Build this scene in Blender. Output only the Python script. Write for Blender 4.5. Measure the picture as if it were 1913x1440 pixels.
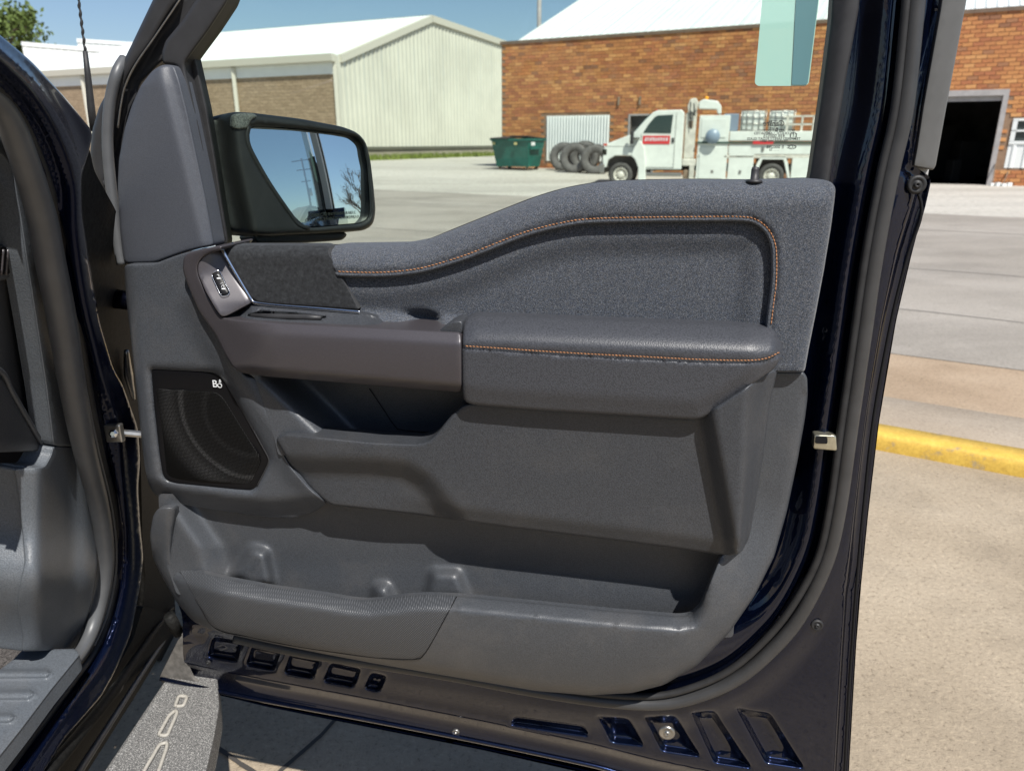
import bpy, bmesh, math, random
import numpy as np
from mathutils import Vector, Matrix
from mathutils.geometry import delaunay_2d_cdt
random.seed(7)
R = math.radians
sc = bpy.context.scene
for o in list(bpy.data.objects):
    bpy.data.objects.remove(o)

# ---------------------------------------------------------------- camera, sky, sun, exposure
FPX, CX, CY, PITCH, CAMZ = 1380.0, 956.5, 720.0, R(18.25), 1.5
cam_d = bpy.data.cameras.new('camera')
cam = bpy.data.objects.new('camera', cam_d)
sc.collection.objects.link(cam)
cam.location = (0, 0, CAMZ)
cam.rotation_euler = (math.pi / 2 - PITCH, 0, 0)
cam_d.sensor_width = 36
cam_d.lens = 36 * FPX / 1913
cam_d.clip_start, cam_d.clip_end = 0.02, 2000
cam_d.dof.use_dof = True
cam_d.dof.focus_distance = 1.12
cam_d.dof.aperture_fstop = 7.0
sc.camera = cam

SUN_EL, SUN_AZ = R(55), R(26)          # azimuth: to the right of straight behind the camera
S = Vector((math.sin(SUN_AZ) * math.cos(SUN_EL), -math.cos(SUN_AZ) * math.cos(SUN_EL), math.sin(SUN_EL)))
w = bpy.data.worlds.new('World'); sc.world = w; w.use_nodes = True
nt = w.node_tree; nt.nodes.clear()
sky = nt.nodes.new('ShaderNodeTexSky'); sky.sky_type = 'NISHITA'; sky.sun_disc = False
sky.sun_elevation = SUN_EL
sky.sun_rotation = math.atan2(S.x, S.y)
sky.altitude = 200; sky.air_density = 1.0; sky.dust_density = 0.8; sky.ozone_density = 3.4
bg = nt.nodes.new('ShaderNodeBackground'); bg.inputs['Strength'].default_value = 0.082
wo = nt.nodes.new('ShaderNodeOutputWorld')
nt.links.new(sky.outputs[0], bg.inputs['Color']); nt.links.new(bg.outputs[0], wo.inputs['Surface'])
sun_d = bpy.data.lights.new('sun', 'SUN'); sun_d.energy = 5.0; sun_d.angle = R(0.53); sun_d.color = (1.0, 0.965, 0.91)
sun = bpy.data.objects.new('sun', sun_d); sc.collection.objects.link(sun)
sun.location = (10, -20, 30)
sun.rotation_euler = (-S).to_track_quat('-Z', 'Y').to_euler()
vs = sc.view_settings
vs.view_transform = 'Standard'; vs.look = 'None'; vs.exposure = 0.42; vs.gamma = 1.0; vs.use_curve_mapping = False
sc.cycles.max_bounces = 10; sc.cycles.transparent_max_bounces = 12; sc.cycles.glossy_bounces = 6
sc.cycles.sample_clamp_indirect = 6.0
sc.cycles.caustics_reflective = False; sc.cycles.caustics_refractive = False
sc.cycles.use_denoising = True

# ---------------------------------------------------------------- photograph measurements -> places in the world
CP, SP = math.cos(PITCH), math.sin(PITCH)
def rays(U, V):
    x = (np.asarray(U, float) - CX) / FPX; y = (np.asarray(V, float) - CY) / FPX
    return np.stack([x, CP - y * SP, -SP - y * CP], -1)
CAMP = np.array([0, 0, CAMZ])
ALPHA = R(10.8); DOOR_D = 1.07
DN = np.array([-math.sin(ALPHA), -math.cos(ALPHA), 0.0])     # door normal, into the cab
DS = np.array([math.cos(ALPHA), -math.sin(ALPHA), 0.0])      # along the door, hinge -> latch
def door_pt(U, V, n):
    d = rays(U, V); t = (-(DOOR_D - np.asarray(n, float))) / (d @ DN) * 1.0
    return CAMP + d * t[..., None]
def plane_proj(p0, nrm):
    p0 = np.array(p0, float); nrm = np.array(nrm, float); nrm /= np.linalg.norm(nrm)
    def f(U, V, n):
        d = rays(U, V); q = p0[None, :] + np.asarray(n, float)[..., None] * nrm[None, :] if np.ndim(n) else p0 + n * nrm
        t = ((q - CAMP) * nrm).sum(-1) / (d @ nrm)
        return CAMP + d * t[..., None]
    return f
def PY(u, v, y):
    d = rays(u, v); return Vector(CAMP + d * (y / d[1]))
def PZ(u, v, z=0.0):
    d = rays(u, v); return Vector(CAMP + d * ((z - CAMZ) / d[2]))
def PD(u, v, n):
    return Vector(door_pt(np.array([u]), np.array([v]), np.array([n]))[0])

# ---------------------------------------------------------------- mesh helpers
COL = sc.collection
def link(o, parent=None):
    COL.objects.link(o)
    if parent is not None:
        o.parent = parent
        o.matrix_parent_inverse = PINV[parent.name]
    PINV[o.name] = Matrix.Identity(4)
    return o
PINV = {}
def empty(name, loc, label, cat, group=None, rz=0.0):
    o = bpy.data.objects.new(name, None); COL.objects.link(o)
    o.location = loc; o.rotation_euler = (0, 0, rz); o.empty_display_size = 0.1
    o['label'] = label; o['category'] = cat
    if group: o['group'] = group
    PINV[o.name] = (Matrix.Translation(Vector(loc)) @ Matrix.Rotation(rz, 4, 'Z')).inverted()
    return o
def tag(o, label, cat, group=None, kind=None):
    if label: o['label'] = label
    if cat: o['category'] = cat
    if group: o['group'] = group
    if kind: o['kind'] = kind
    return o
def mk(name, verts, faces, mat, parent=None, smooth=True, mats=None, fm=None):
    me = bpy.data.meshes.new(name)
    me.from_pydata([tuple(v) for v in verts], [], [tuple(f) for f in faces])
    me.materials.append(mat)
    if mats:
        for m in mats: me.materials.append(m)
    if fm is not None:
        me.polygons.foreach_set('material_index', fm)
    if smooth:
        me.polygons.foreach_set('use_smooth', [True] * len(me.polygons))
    me.update()
    o = bpy.data.objects.new(name, me)
    return link(o, parent)
class MB:
    """collects several shapes into one mesh"""
    def __init__(s): s.v = []; s.f = []
    def add(s, v, f):
        b = len(s.v); s.v += [tuple(p) for p in v]; s.f += [tuple(i + b for i in q) for q in f]; return s
    def box(s, c, d, M=None, ch=0.0):
        hx, hy, hz = d[0] / 2, d[1] / 2, d[2] / 2
        if ch <= 0:
            v = [Vector((c[0] + sx * hx, c[1] + sy * hy, c[2] + sz * hz)) for sx in (-1, 1) for sy in (-1, 1) for sz in (-1, 1)]
            f = [(0, 1, 3, 2), (4, 6, 7, 5), (0, 4, 5, 1), (2, 3, 7, 6), (0, 2, 6, 4), (1, 5, 7, 3)]
        else:
            bm = bmesh.new(); bmesh.ops.create_cube(bm, size=1)
            for q in bm.verts: q.co = Vector((q.co.x * d[0], q.co.y * d[1], q.co.z * d[2]))
            bmesh.ops.bevel(bm, geom=list(bm.edges), offset=ch, segments=2, affect='EDGES', profile=0.5)
            bm.verts.index_update()
            v = [q.co + Vector(c) for q in bm.verts]; f = [[q.index for q in fc.verts] for fc in bm.faces]; bm.free()
        if M is not None: v = [M @ q for q in v]
        return s.add(v, f)
    def prism(s, poly, y0, y1, M=None):
        """poly in (x,z), extruded along y"""
        n = len(poly)
        v = [Vector((p[0], y0, p[1])) for p in poly] + [Vector((p[0], y1, p[1])) for p in poly]
        f = [tuple(range(n - 1, -1, -1)), tuple(range(n, 2 * n))] + [(i, (i + 1) % n, n + (i + 1) % n, n + i) for i in range(n)]
        if M is not None: v = [M @ q for q in v]
        return s.add(v, f)
    def tube(s, pts, rad, seg=8, cap=True, flat=None):
        v, f = tube_geo(pts, rad, seg, cap, flat); return s.add(v, f)
    def lathe(s, prof, seg=24, M=None):
        """profile (radius, height) round z"""
        v = []; f = []; k = len(prof)
        for i in range(seg):
            a = 2 * math.pi * i / seg
            v += [Vector((r * math.cos(a), r * math.sin(a), h)) for r, h in prof]
        for i in range(seg):
            j = (i + 1) % seg
            for q in range(k - 1):
                f.append((i * k + q, j * k + q, j * k + q + 1, i * k + q + 1))
        if M is not None: v = [M @ q for q in v]
        return s.add(v, f)
    def build(s, name, mat, parent=None, smooth=False):
        return mk(name, s.v, s.f, mat, parent, smooth)
def tube_geo(pts, rad, seg=8, cap=True, flat=None):
    P = [Vector(p) for p in pts]; n = len(P)
    rr = [float(x) for x in rad] if hasattr(rad, "__len__") else [float(rad)] * n
    v = []; f = []
    up = None
    for i in range(n):
        t = (P[min(i + 1, n - 1)] - P[max(i - 1, 0)]).normalized()
        if flat is not None: ref = Vector(flat)
        else: ref = Vector((0, 0, 1)) if abs(t.z) < 0.9 else Vector((0, 1, 0))
        if up is not None and flat is None: ref = up
        b = t.cross(ref).normalized(); up = b.cross(t).normalized()
        for k in range(seg):
            a = 2 * math.pi * k / seg
            v.append(P[i] + rr[i] * (math.cos(a) * b + math.sin(a) * up))
    for i in range(n - 1):
        for k in range(seg):
            j = (k + 1) % seg
            f.append((i * seg + k, i * seg + j, (i + 1) * seg + j, (i + 1) * seg + k))
    if cap:
        f.append(tuple(range(seg - 1, -1, -1))); f.append(tuple((n - 1) * seg + k for k in range(seg)))
    return v, f
def crom(pts, step):
    """smooth curve through points (any dimension), resampled"""
    P = np.array(pts, float); n = len(P)
    out = []
    for i in range(n - 1):
        p0, p1, p2, p3 = P[max(i - 1, 0)], P[i], P[i + 1], P[min(i + 2, n - 1)]
        L = np.linalg.norm(p2[:2] - p1[:2]); m = max(1, int(round(L / step)))
        for k in range(m):
            t = k / m
            out.append(0.5 * ((2 * p1) + (-p0 + p2) * t + (2 * p0 - 5 * p1 + 4 * p2 - p3) * t * t + (-p0 + 3 * p1 - 3 * p2 + p3) * t ** 3))
    out.append(P[-1])
    return np.array(out)
def rpoly(pts, r=8, step=6.0):
    """polygon with each corner rounded (a third number in a point sets its own radius)"""
    n = len(pts); out = []
    for i in range(n):
        a = np.array(pts[i - 1][:2], float); b = np.array(pts[i][:2], float); c = np.array(pts[(i + 1) % n][:2], float)
        rr = pts[i][2] if len(pts[i]) > 2 else r
        la, lc = np.linalg.norm(a - b), np.linalg.norm(c - b)
        k = min(rr, 0.5 * la, 0.5 * lc)
        p = b + (a - b) / la * k; q = b + (c - b) / lc * k
        cosang = np.dot((a - b) / la, (c - b) / lc)
        m = 1 if (k < 0.5 or cosang < -0.9995) else max(2, min(6, int(k / 2)))
        if m == 1: out.append(b); continue
        for j in range(m + 1):
            t = j / m; out.append((1 - t) ** 2 * p + 2 * t * (1 - t) * b + t * t * q)
    res = []
    for i in range(len(out)):
        a, b = out[i], out[(i + 1) % len(out)]
        L = np.linalg.norm(b - a)
        if L < 0.3: continue
        m = max(1, int(math.ceil(L / step)))
        for j in range(m): res.append(a + (b - a) * j / m)
    return np.array(res)
def seg_dist(U, V, P, closed=False):
    """distance from points to a polyline, and the signed side of the nearest segment"""
    P = np.asarray(P, float)
    A = P if closed else P[:-1]; B = np.roll(P, -1, 0) if closed else P[1:]
    best = np.full(U.shape, 1e9); side = np.zeros(U.shape)
    for a, b in zip(A, B):
        d = b - a; L2 = d @ d
        if L2 < 1e-9: continue
        t = np.clip(((U - a[0]) * d[0] + (V - a[1]) * d[1]) / L2, 0, 1)
        dx = U - a[0] - t * d[0]; dy = V - a[1] - t * d[1]
        q = np.hypot(dx, dy); m = q < best - 1e-9
        best[m] = q[m]; side[m] = np.sign(d[0] * dy[m] - d[1] * dx[m])
    return best, side
def inside(U, V, P):
    P = np.asarray(P, float); r = np.zeros(U.shape, bool); Q = np.roll(P, -1, 0)
    for (x0, y0), (x1, y1) in zip(P, Q):
        if y0 == y1: continue
        c = ((V >= min(y0, y1)) & (V < max(y0, y1))); xx = x0 + (V - y0) / (y1 - y0) * (x1 - x0)
        r ^= c & (U < xx)
    return r
def sdp(U, V, P):
    d, _ = seg_dist(U, V, P, True); return np.where(inside(U, V, P), d, -d)
def ss(x, a, b):
    t = np.clip((x - a) / (b - a), 0, 1); return t * t * (3 - 2 * t)
def rnd(D, b):
    """0 at the edge -> 1 at distance b, quarter round"""
    t = np.clip(D / b, 0, 1); return np.sqrt(np.maximum(0, 1 - (1 - t) ** 2))
def ring_off(P, d):
    """closed outline pushed inwards by d"""
    B = np.asarray(P, float); t = np.roll(B, -1, 0) - np.roll(B, 1, 0); t /= np.maximum(1e-9, np.linalg.norm(t, axis=1))[:, None]
    nn = np.stack([-t[:, 1], t[:, 0]], 1)
    if 0.5 * np.sum(B[:, 0] * np.roll(B[:, 1], -1) - np.roll(B[:, 0], -1) * B[:, 1]) < 0: nn = -nn
    return B + nn * d
def line_off(P, d):
    P = np.asarray(P, float); t = np.gradient(P, axis=0); t /= np.maximum(1e-9, np.linalg.norm(t, axis=1))[:, None]
    return P + np.stack([-t[:, 1], t[:, 0]], 1) * d
def patch(name, pts, nf, mat, parent, r=8, step=9.0, bevel=0.0, bd=0.004, skirt=0.012, proj=None, raw=False, edge_step=None, back=None, mats=None, fmf=None, lines=()):
    """a moulded piece: outline and relief measured on the photograph, set at its own depth on the door"""
    proj = proj or door_pt
    es = edge_step or min(step, 7.0)
    B = np.asarray(pts, float)[:, :2] if raw else rpoly(pts, r, es)
    lo, hi = B.min(0), B.max(0)
    gx = np.arange(lo[0] + step / 2, hi[0], step); gy = np.arange(lo[1] + step / 2, hi[1], step * 0.9)
    U, V = np.meshgrid(gx, gy); U[1::2] += step / 2; U, V = U.ravel(), V.ravel()
    if bevel > 0:
        # extra rings following the edge so that the rounding is smooth
        t = np.roll(B, -1, 0) - np.roll(B, 1, 0); t /= np.maximum(1e-9, np.linalg.norm(t, axis=1))[:, None]
        nn = np.stack([-t[:, 1], t[:, 0]], 1)
        area = 0.5 * np.sum(B[:, 0] * np.roll(B[:, 1], -1) - np.roll(B[:, 0], -1) * B[:, 1])
        if area < 0: nn = -nn
        rings = []
        for k in (0.12, 0.32, 0.6, 1.0):
            q = B + nn * bevel * k
            dd, _ = seg_dist(q[:, 0], q[:, 1], B, True)
            ok = inside(q[:, 0], q[:, 1], B) & (dd > bevel * k * 0.93)
            rings.append(q[ok])
        Rg = np.concatenate(rings)
        D0, _ = seg_dist(U, V, B, True)
        keep = inside(U, V, B) & (D0 > bevel + step * 0.35)
        U, V = np.concatenate([U[keep], Rg[:, 0]]), np.concatenate([V[keep], Rg[:, 1]])
    else:
        D0, _ = seg_dist(U, V, B, True)
        keep = inside(U, V, B) & (D0 > min(step, es) * 0.45)
        U, V = U[keep], V[keep]
    if len(lines):
        LL = np.concatenate([np.asarray(l, float) for l in lines]); keep = np.ones(len(U), bool)
        for c0 in range(0, len(U), 2000):
            dd = (U[c0:c0 + 2000, None] - LL[None, :, 0]) ** 2 + (V[c0:c0 + 2000, None] - LL[None, :, 1]) ** 2; keep[c0:c0 + 2000] = dd.min(1) > (0.5 * step) ** 2
        U, V = U[keep], V[keep]
    for ln in lines:
        L = np.asarray(ln, float); k2 = inside(L[:, 0], L[:, 1], B)
        D1, _ = seg_dist(L[:, 0], L[:, 1], B, True); k2 &= D1 > 1.0
        U, V = np.concatenate([U, L[k2, 0]]), np.concatenate([V, L[k2, 1]])
    allp = [Vector((a, b)) for a, b in B] + [Vector((a, b)) for a, b in zip(U, V)]
    nb = len(B)
    vo, eo, fo, ov, oe, of = delaunay_2d_cdt(allp, [], [list(range(nb))], 1, 1e-4)
    W = np.array([[q.x, q.y] for q in vo])
    D, _ = seg_dist(W[:, 0], W[:, 1], B, True)
    n = nf(W[:, 0], W[:, 1]) if callable(nf) else np.full(len(W), float(nf))
    if bevel > 0: n = n - bd * (1 - rnd(D, bevel))
    X = proj(W[:, 0], W[:, 1], n)
    verts = [tuple(p) for p in X]; faces = []
    for f in fo:
        a, b, c = (Vector(verts[i]) for i in f[:3])
        nr = (b - a).cross(c - a)
        faces.append(tuple(f) if nr.dot(Vector(CAMP) - a) > 0 else tuple(reversed(f)))
    nface = len(faces)
    if skirt > 0:
        nB = nf(B[:, 0], B[:, 1]) if callable(nf) else np.full(nb, float(nf))
        if bevel > 0: nB = nB - bd
        XB = proj(B[:, 0], B[:, 1], nB)
        nrm = DN if back is None else np.array(back, float)
        XS = XB - nrm * skirt
        b0 = len(verts); verts += [tuple(p) for p in XB] + [tuple(p) for p in XS]
        area = 0.5 * np.sum(B[:, 0] * np.roll(B[:, 1], -1) - np.roll(B[:, 0], -1) * B[:, 1])
        E = np.roll(XB, -1, 0) - XB; Nq = np.cross(E, XS - XB); out_ = XB - XB.mean(0)
        flip = (Nq * out_).sum() < 0
        for i in range(nb):
            j = (i + 1) % nb
            q = (b0 + i, b0 + j, b0 + nb + j, b0 + nb + i)
            faces.append(tuple(reversed(q)) if flip else q)
    fm = None
    if fmf is not None:
        fm = [0] * len(faces)
        for i in range(nface):
            c = W[list(fo[i])].mean(0); fm[i] = int(fmf(c[0], c[1]))
    return mk(name, verts, faces, mat, parent, True, mats, fm)
def sweep(name, pts, rad, mat, parent, step=10, seg=10, proj=None, n=None):
    """a tube along measured points (u, v, depth); depth is the offset on the door, or the distance ahead if proj is PY"""
    C = crom(pts, step)
    if proj is PY: P = [PY(c[0], c[1], c[2]) for c in C]
    else: P = [PD(c[0], c[1], c[2]) for c in C]
    rr = rad if not hasattr(rad, '__len__') else list(np.interp(np.linspace(0, 1, len(P)), np.linspace(0, 1, len(rad)), rad))
    v, f = tube_geo(P, rr, seg)
    return mk(name, v, f, mat, parent, True)
def loft(name, rows, mat, parent, step=12, thick=0.004, sub=4, bulge=0.0):
    """sheet through several measured rows of (u, v, distance ahead)"""
    Rw = [crom(r, step) for r in rows]; m = max(len(r) for r in Rw)
    Q = []
    for r in Rw:
        t = np.linspace(0, 1, len(r)); tt = np.linspace(0, 1, m)
        r3 = np.stack([np.interp(tt, t, r[:, k]) for k in range(3)], 1)
        Q.append(np.array([PY(*c) for c in r3]))
    Q = np.array(Q)
    A = []
    for i in range(len(Q) - 1):
        p0, p1, p2, p3 = Q[max(i - 1, 0)], Q[i], Q[i + 1], Q[min(i + 2, len(Q) - 1)]
        for k in range(sub):
            t = k / sub
            A.append(0.5 * ((2 * p1) + (-p0 + p2) * t + (2 * p0 - 5 * p1 + 4 * p2 - p3) * t * t + (-p0 + 3 * p1 - 3 * p2 + p3) * t ** 3))
    A.append(Q[-1]); A = np.array(A)
    K = len(A); v = [tuple(p) for p in A.reshape(-1, 3)]; f = []
    for i in range(K - 1):
        for j in range(m - 1):
            q = (i * m + j, i * m + j + 1, (i + 1) * m + j + 1, (i + 1) * m + j)
            a, b, c = (Vector(v[z]) for z in q[:3])
            if (b - a).cross(c - a).dot(Vector(CAMP) - a) < 0: q = tuple(reversed(q))
            f.append(q)
    o = mk(name, v, f, mat, parent, True)
    if thick > 0:
        md = o.modifiers.new('thickness', 'SOLIDIFY'); md.thickness = thick; md.offset = -1
    return o
# ---------------------------------------------------------------- materials
def material(name):
    m = bpy.data.materials.new(name); m.use_nodes = True
    nt = m.node_tree; b = nt.nodes['Principled BSDF']; return m, nt, b
def _n(nt, t, **kw):
    q = nt.nodes.new(t)
    for k, v in kw.items():
        if k in q.inputs: q.inputs[k].default_value = v
        else: setattr(q, k, v)
    return q
def coords(nt, scale=(1, 1, 1), rot=(0, 0, 0)):
    tc = _n(nt, 'ShaderNodeTexCoord'); mp = _n(nt, 'ShaderNodeMapping')
    mp.inputs['Scale'].default_value = scale; mp.inputs['Rotation'].default_value = rot
    nt.links.new(tc.outputs['Object'], mp.inputs['Vector']); return mp.outputs['Vector']
def ramp(nt, fac, stops):
    r = _n(nt, 'ShaderNodeValToRGB'); el = r.color_ramp.elements
    while len(el) < len(stops): el.new(0.5)
    for e, (p, c) in zip(el, stops):
        e.position = p; e.color = (*c, 1) if len(c) == 3 else c
    nt.links.new(fac, r.inputs['Fac']); return r.outputs['Color']
def noise(nt, vec, scale, detail=2.0, rough=0.5):
    q = _n(nt, 'ShaderNodeTexNoise', Scale=scale, Detail=detail, Roughness=rough)
    nt.links.new(vec, q.inputs['Vector']); return q.outputs['Fac']
def bump(nt, b, h, strength, dist=0.001):
    q = _n(nt, 'ShaderNodeBump', Strength=strength, Distance=dist)
    nt.links.new(h, q.inputs['Height']); nt.links.new(q.outputs['Normal'], b.inputs['Normal']); return q
def simple(name, col, rough=0.5, metal=0.0, spec=0.5, coat=0.0, var=0.0, vscale=30, bscale=0, bstr=0.2, bdist=0.001, coat_rough=0.03):
    m, nt, b = material(name)
    b.inputs['Base Color'].default_value = (*col, 1); b.inputs['Roughness'].default_value = rough
    b.inputs['Metallic'].default_value = metal; b.inputs['Specular IOR Level'].default_value = spec
    b.inputs['Coat Weight'].default_value = coat; b.inputs['Coat Roughness'].default_value = coat_rough
    if var > 0 or bscale > 0: vec = coords(nt)
    if var > 0:
        f = noise(nt, vec, vscale, 4, 0.6)
        c = ramp(nt, f, [(0.3, tuple(x * (1 - var) for x in col)), (0.7, tuple(min(1, x * (1 + var)) for x in col))])
        nt.links.new(c, b.inputs['Base Color'])
    if bscale > 0:
        bump(nt, b, noise(nt, vec, bscale, 2, 0.6), bstr, bdist)
    return m
def grained(name, col, rough=0.5, scale=520, strength=0.35, speck=0.25, spec=0.45, dust=0.0):
    """moulded plastic: fine leather grain, tiny bright specks, a little dust"""
    m, nt, b = material(name); vec = coords(nt)
    f = noise(nt, vec, scale, 1.5, 0.6)
    c = ramp(nt, f, [(0.35, tuple(x * (1 - speck) for x in col)), (0.62, tuple(x * (1 + speck) for x in col))])
    if dust > 0:
        d = noise(nt, vec, 9, 5, 0.65); mx = _n(nt, 'ShaderNodeMixRGB', blend_type='MIX')
        dc = ramp(nt, d, [(0.5, (0, 0, 0)), (0.75, (dust, dust, dust))])
        nt.links.new(dc, mx.inputs['Fac']); nt.links.new(c, mx.inputs['Color1']); mx.inputs['Color2'].default_value = (0.24, 0.21, 0.18, 1); c = mx.outputs['Color']
    nt.links.new(c, b.inputs['Base Color'])
    rr = noise(nt, vec, 14, 3, 0.6); mr = _n(nt, 'ShaderNodeMapRange'); mr.inputs['To Min'].default_value = rough - 0.06; mr.inputs['To Max'].default_value = rough + 0.08
    nt.links.new(rr, mr.inputs['Value']); nt.links.new(mr.outputs[0], b.inputs['Roughness'])
    b.inputs['Specular IOR Level'].default_value = spec
    bump(nt, b, f, strength, 0.0012)
    return m
M = {}
M['plastic'] = grained('grey_grained_plastic', (0.052, 0.057, 0.066), 0.41, 520, 0.3, 0.2, spec=0.55, dust=0.08)
M['plastic_cab'] = grained('slate_cab_plastic', (0.092, 0.103, 0.117), 0.42, 480, 0.35, 0.18, dust=0.1)
M['plastic_dark'] = grained('charcoal_grained_plastic', (0.036, 0.039, 0.045), 0.43, 520, 0.3, 0.24, spec=0.5, dust=0.06)
M['plastic_low'] = grained('warm_grey_grained_plastic', (0.05, 0.054, 0.061), 0.42, 520, 0.28, 0.18, spec=0.55, dust=0.12)
M['sail'] = grained('smooth_slate_plastic', (0.06, 0.065, 0.078), 0.5, 700, 0.2, 0.1)
M['rubber'] = simple('black_rubber', (0.022, 0.022, 0.023), 0.55, spec=0.4, var=0.25, vscale=40)
M['rubber_grey'] = simple('grey_rubber_seal', (0.082, 0.085, 0.09), 0.42, spec=0.5, var=0.12, vscale=25)
M['rubber_mid'] = simple('charcoal_rubber_seal', (0.04, 0.04, 0.041), 0.4, spec=0.5, var=0.15, vscale=25)
M['trim_black'] = simple('matte_black_trim', (0.03, 0.03, 0.032), 0.5, spec=0.4, var=0.15, vscale=30, bscale=600, bstr=0.1)
M['applique'] = simple('matte_grey_applique', (0.11, 0.11, 0.108), 0.4, spec=0.5, var=0.06, vscale=12)
M['chrome'] = simple('bright_chrome', (0.75, 0.77, 0.8), 0.12, 1.0)
M['steel'] = simple('dull_zinc_steel', (0.36, 0.35, 0.33), 0.32, 0.9, var=0.2, vscale=60)
M['gold_steel'] = simple('zinc_latch_steel', (0.5, 0.48, 0.38), 0.28, 0.85, var=0.2, vscale=80)
M['black'] = simple('black_void_plastic', (0.008, 0.008, 0.009), 0.7, spec=0.2)
M['gloss_black'] = simple('gloss_black_plastic', (0.006, 0.006, 0.007), 0.3, spec=0.15)
M['white_print'] = simple('white_print', (0.7, 0.72, 0.74), 0.5)
M['thread'] = simple('orange_thread', (0.40, 0.18, 0.075), 0.7, var=0.3, vscale=300)
# paint: dark navy metallic under clear coat
def paint(name, col, flake=0.5, coat_ior=1.55, metal=0.8, coat=1.0):
    m, nt, b = material(name); vec = coords(nt)
    v = _n(nt, 'ShaderNodeTexVoronoi', Scale=900.0); nt.links.new(vec, v.inputs['Vector'])
    c = ramp(nt, v.outputs['Color'], [(0.0, tuple(x * (1 - flake) for x in col)), (1.0, tuple(x * (1 + flake) for x in col))])
    nt.links.new(c, b.inputs['Base Color'])
    b.inputs['Metallic'].default_value = metal; b.inputs['Specular IOR Level'].default_value = 0.15; b.inputs['Roughness'].default_value = 0.25
    b.inputs['Coat Weight'].default_value = coat; b.inputs['Coat Roughness'].default_value = 0.02; b.inputs['Coat IOR'].default_value = coat_ior
    f = noise(nt, vec, 26, 2, 0.5); q = _n(nt, 'ShaderNodeBump', Strength=0.03, Distance=0.004)
    nt.links.new(f, q.inputs['Height']); nt.links.new(q.outputs['Normal'], b.inputs['Coat Normal'])
    return m
M['paint'] = paint('navy_metallic_paint', (0.0036, 0.0078, 0.028), 0.5, 1.52)
M['paint_jamb'] = paint('navy_jamb_paint', (0.003, 0.006, 0.022), 0.4, 1.3, 0.5, 0.4)
M['paint_dark'] = paint('black_hinge_paint', (0.004, 0.005, 0.012), 0.3, 1.4)
M['ecoat'] = simple('gritty_dark_underbody', (0.011, 0.011, 0.0105), 0.65, spec=0.15, var=0.6, vscale=120, bscale=400, bstr=0.4)
# heather fabric
def fabric():
    m, nt, b = material('blue_grey_heather_fabric'); vec = coords(nt)
    f = noise(nt, vec, 820, 2.0, 0.7)
    c = ramp(nt, f, [(0.34, (0.021, 0.024, 0.030)), (0.5, (0.056, 0.063, 0.075)), (0.68, (0.15, 0.162, 0.182))])
    f2 = noise(nt, vec, 330, 2, 0.6)
    mx = _n(nt, 'ShaderNodeMixRGB', blend_type='MULTIPLY'); mx.inputs['Fac'].default_value = 0.6
    nt.links.new(c, mx.inputs['Color1']); nt.links.new(ramp(nt, f2, [(0.35, (0.62, 0.7, 0.85)), (0.65, (1.2, 1.1, 1.0))]), mx.inputs['Color2'])
    nt.links.new(mx.outputs['Color'], b.inputs['Base Color'])
    b.inputs['Roughness'].default_value = 0.85; b.inputs['Specular IOR Level'].default_value = 0.3
    b.inputs['Sheen Weight'].default_value = 0.25; b.inputs['Sheen Roughness'].default_value = 0.4
    bump(nt, b, f, 0.5, 0.0012); return m
M['fabric'] = fabric()
def suede():
    m, nt, b = material('charcoal_suede'); vec = coords(nt)
    f = noise(nt, vec, 170, 8, 0.7)
    c = ramp(nt, f, [(0.34, (0.012, 0.0125, 0.014)), (0.56, (0.026, 0.028, 0.031)), (0.74, (0.045, 0.048, 0.052))])
    nt.links.new(c, b.inputs['Base Color']); b.inputs['Roughness'].default_value = 0.9
    b.inputs['Specular IOR Level'].default_value = 0.15
    b.inputs['Sheen Weight'].default_value = 0.15; bump(nt, b, f, 0.4, 0.001); return m
M['suede'] = suede()
def leather():
    m, nt, b = material('dark_grey_leather'); vec = coords(nt)
    v = _n(nt, 'ShaderNodeTexVoronoi', Scale=520.0, feature='F1'); nt.links.new(vec, v.inputs['Vector'])
    c = ramp(nt, v.outputs['Distance'], [(0.0, (0.064, 0.067, 0.078)), (0.75, (0.034, 0.036, 0.042))])
    nt.links.new(c, b.inputs['Base Color']); b.inputs['Roughness'].default_value = 0.43
    b.inputs['Specular IOR Level'].default_value = 0.5
    q = bump(nt, b, v.outputs['Distance'], 0.3, 0.0008); q.invert = True; return m
M['leather'] = leather()
def bezel():
    m, nt, b = material('satin_bronze_grey_trim'); vec = coords(nt)
    f = noise(nt, vec, 500, 2, 0.5)
    c = ramp(nt, f, [(0.3, (0.056, 0.051, 0.056)), (0.7, (0.066, 0.060, 0.066))])
    nt.links.new(c, b.inputs['Base Color']); b.inputs['Metallic'].default_value = 0.25
    b.inputs['Roughness'].default_value = 0.36; b.inputs['Coat Weight'].default_value = 0.15; b.inputs['Coat Roughness'].default_value = 0.25; return m
M['bezel'] = bezel()
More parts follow.
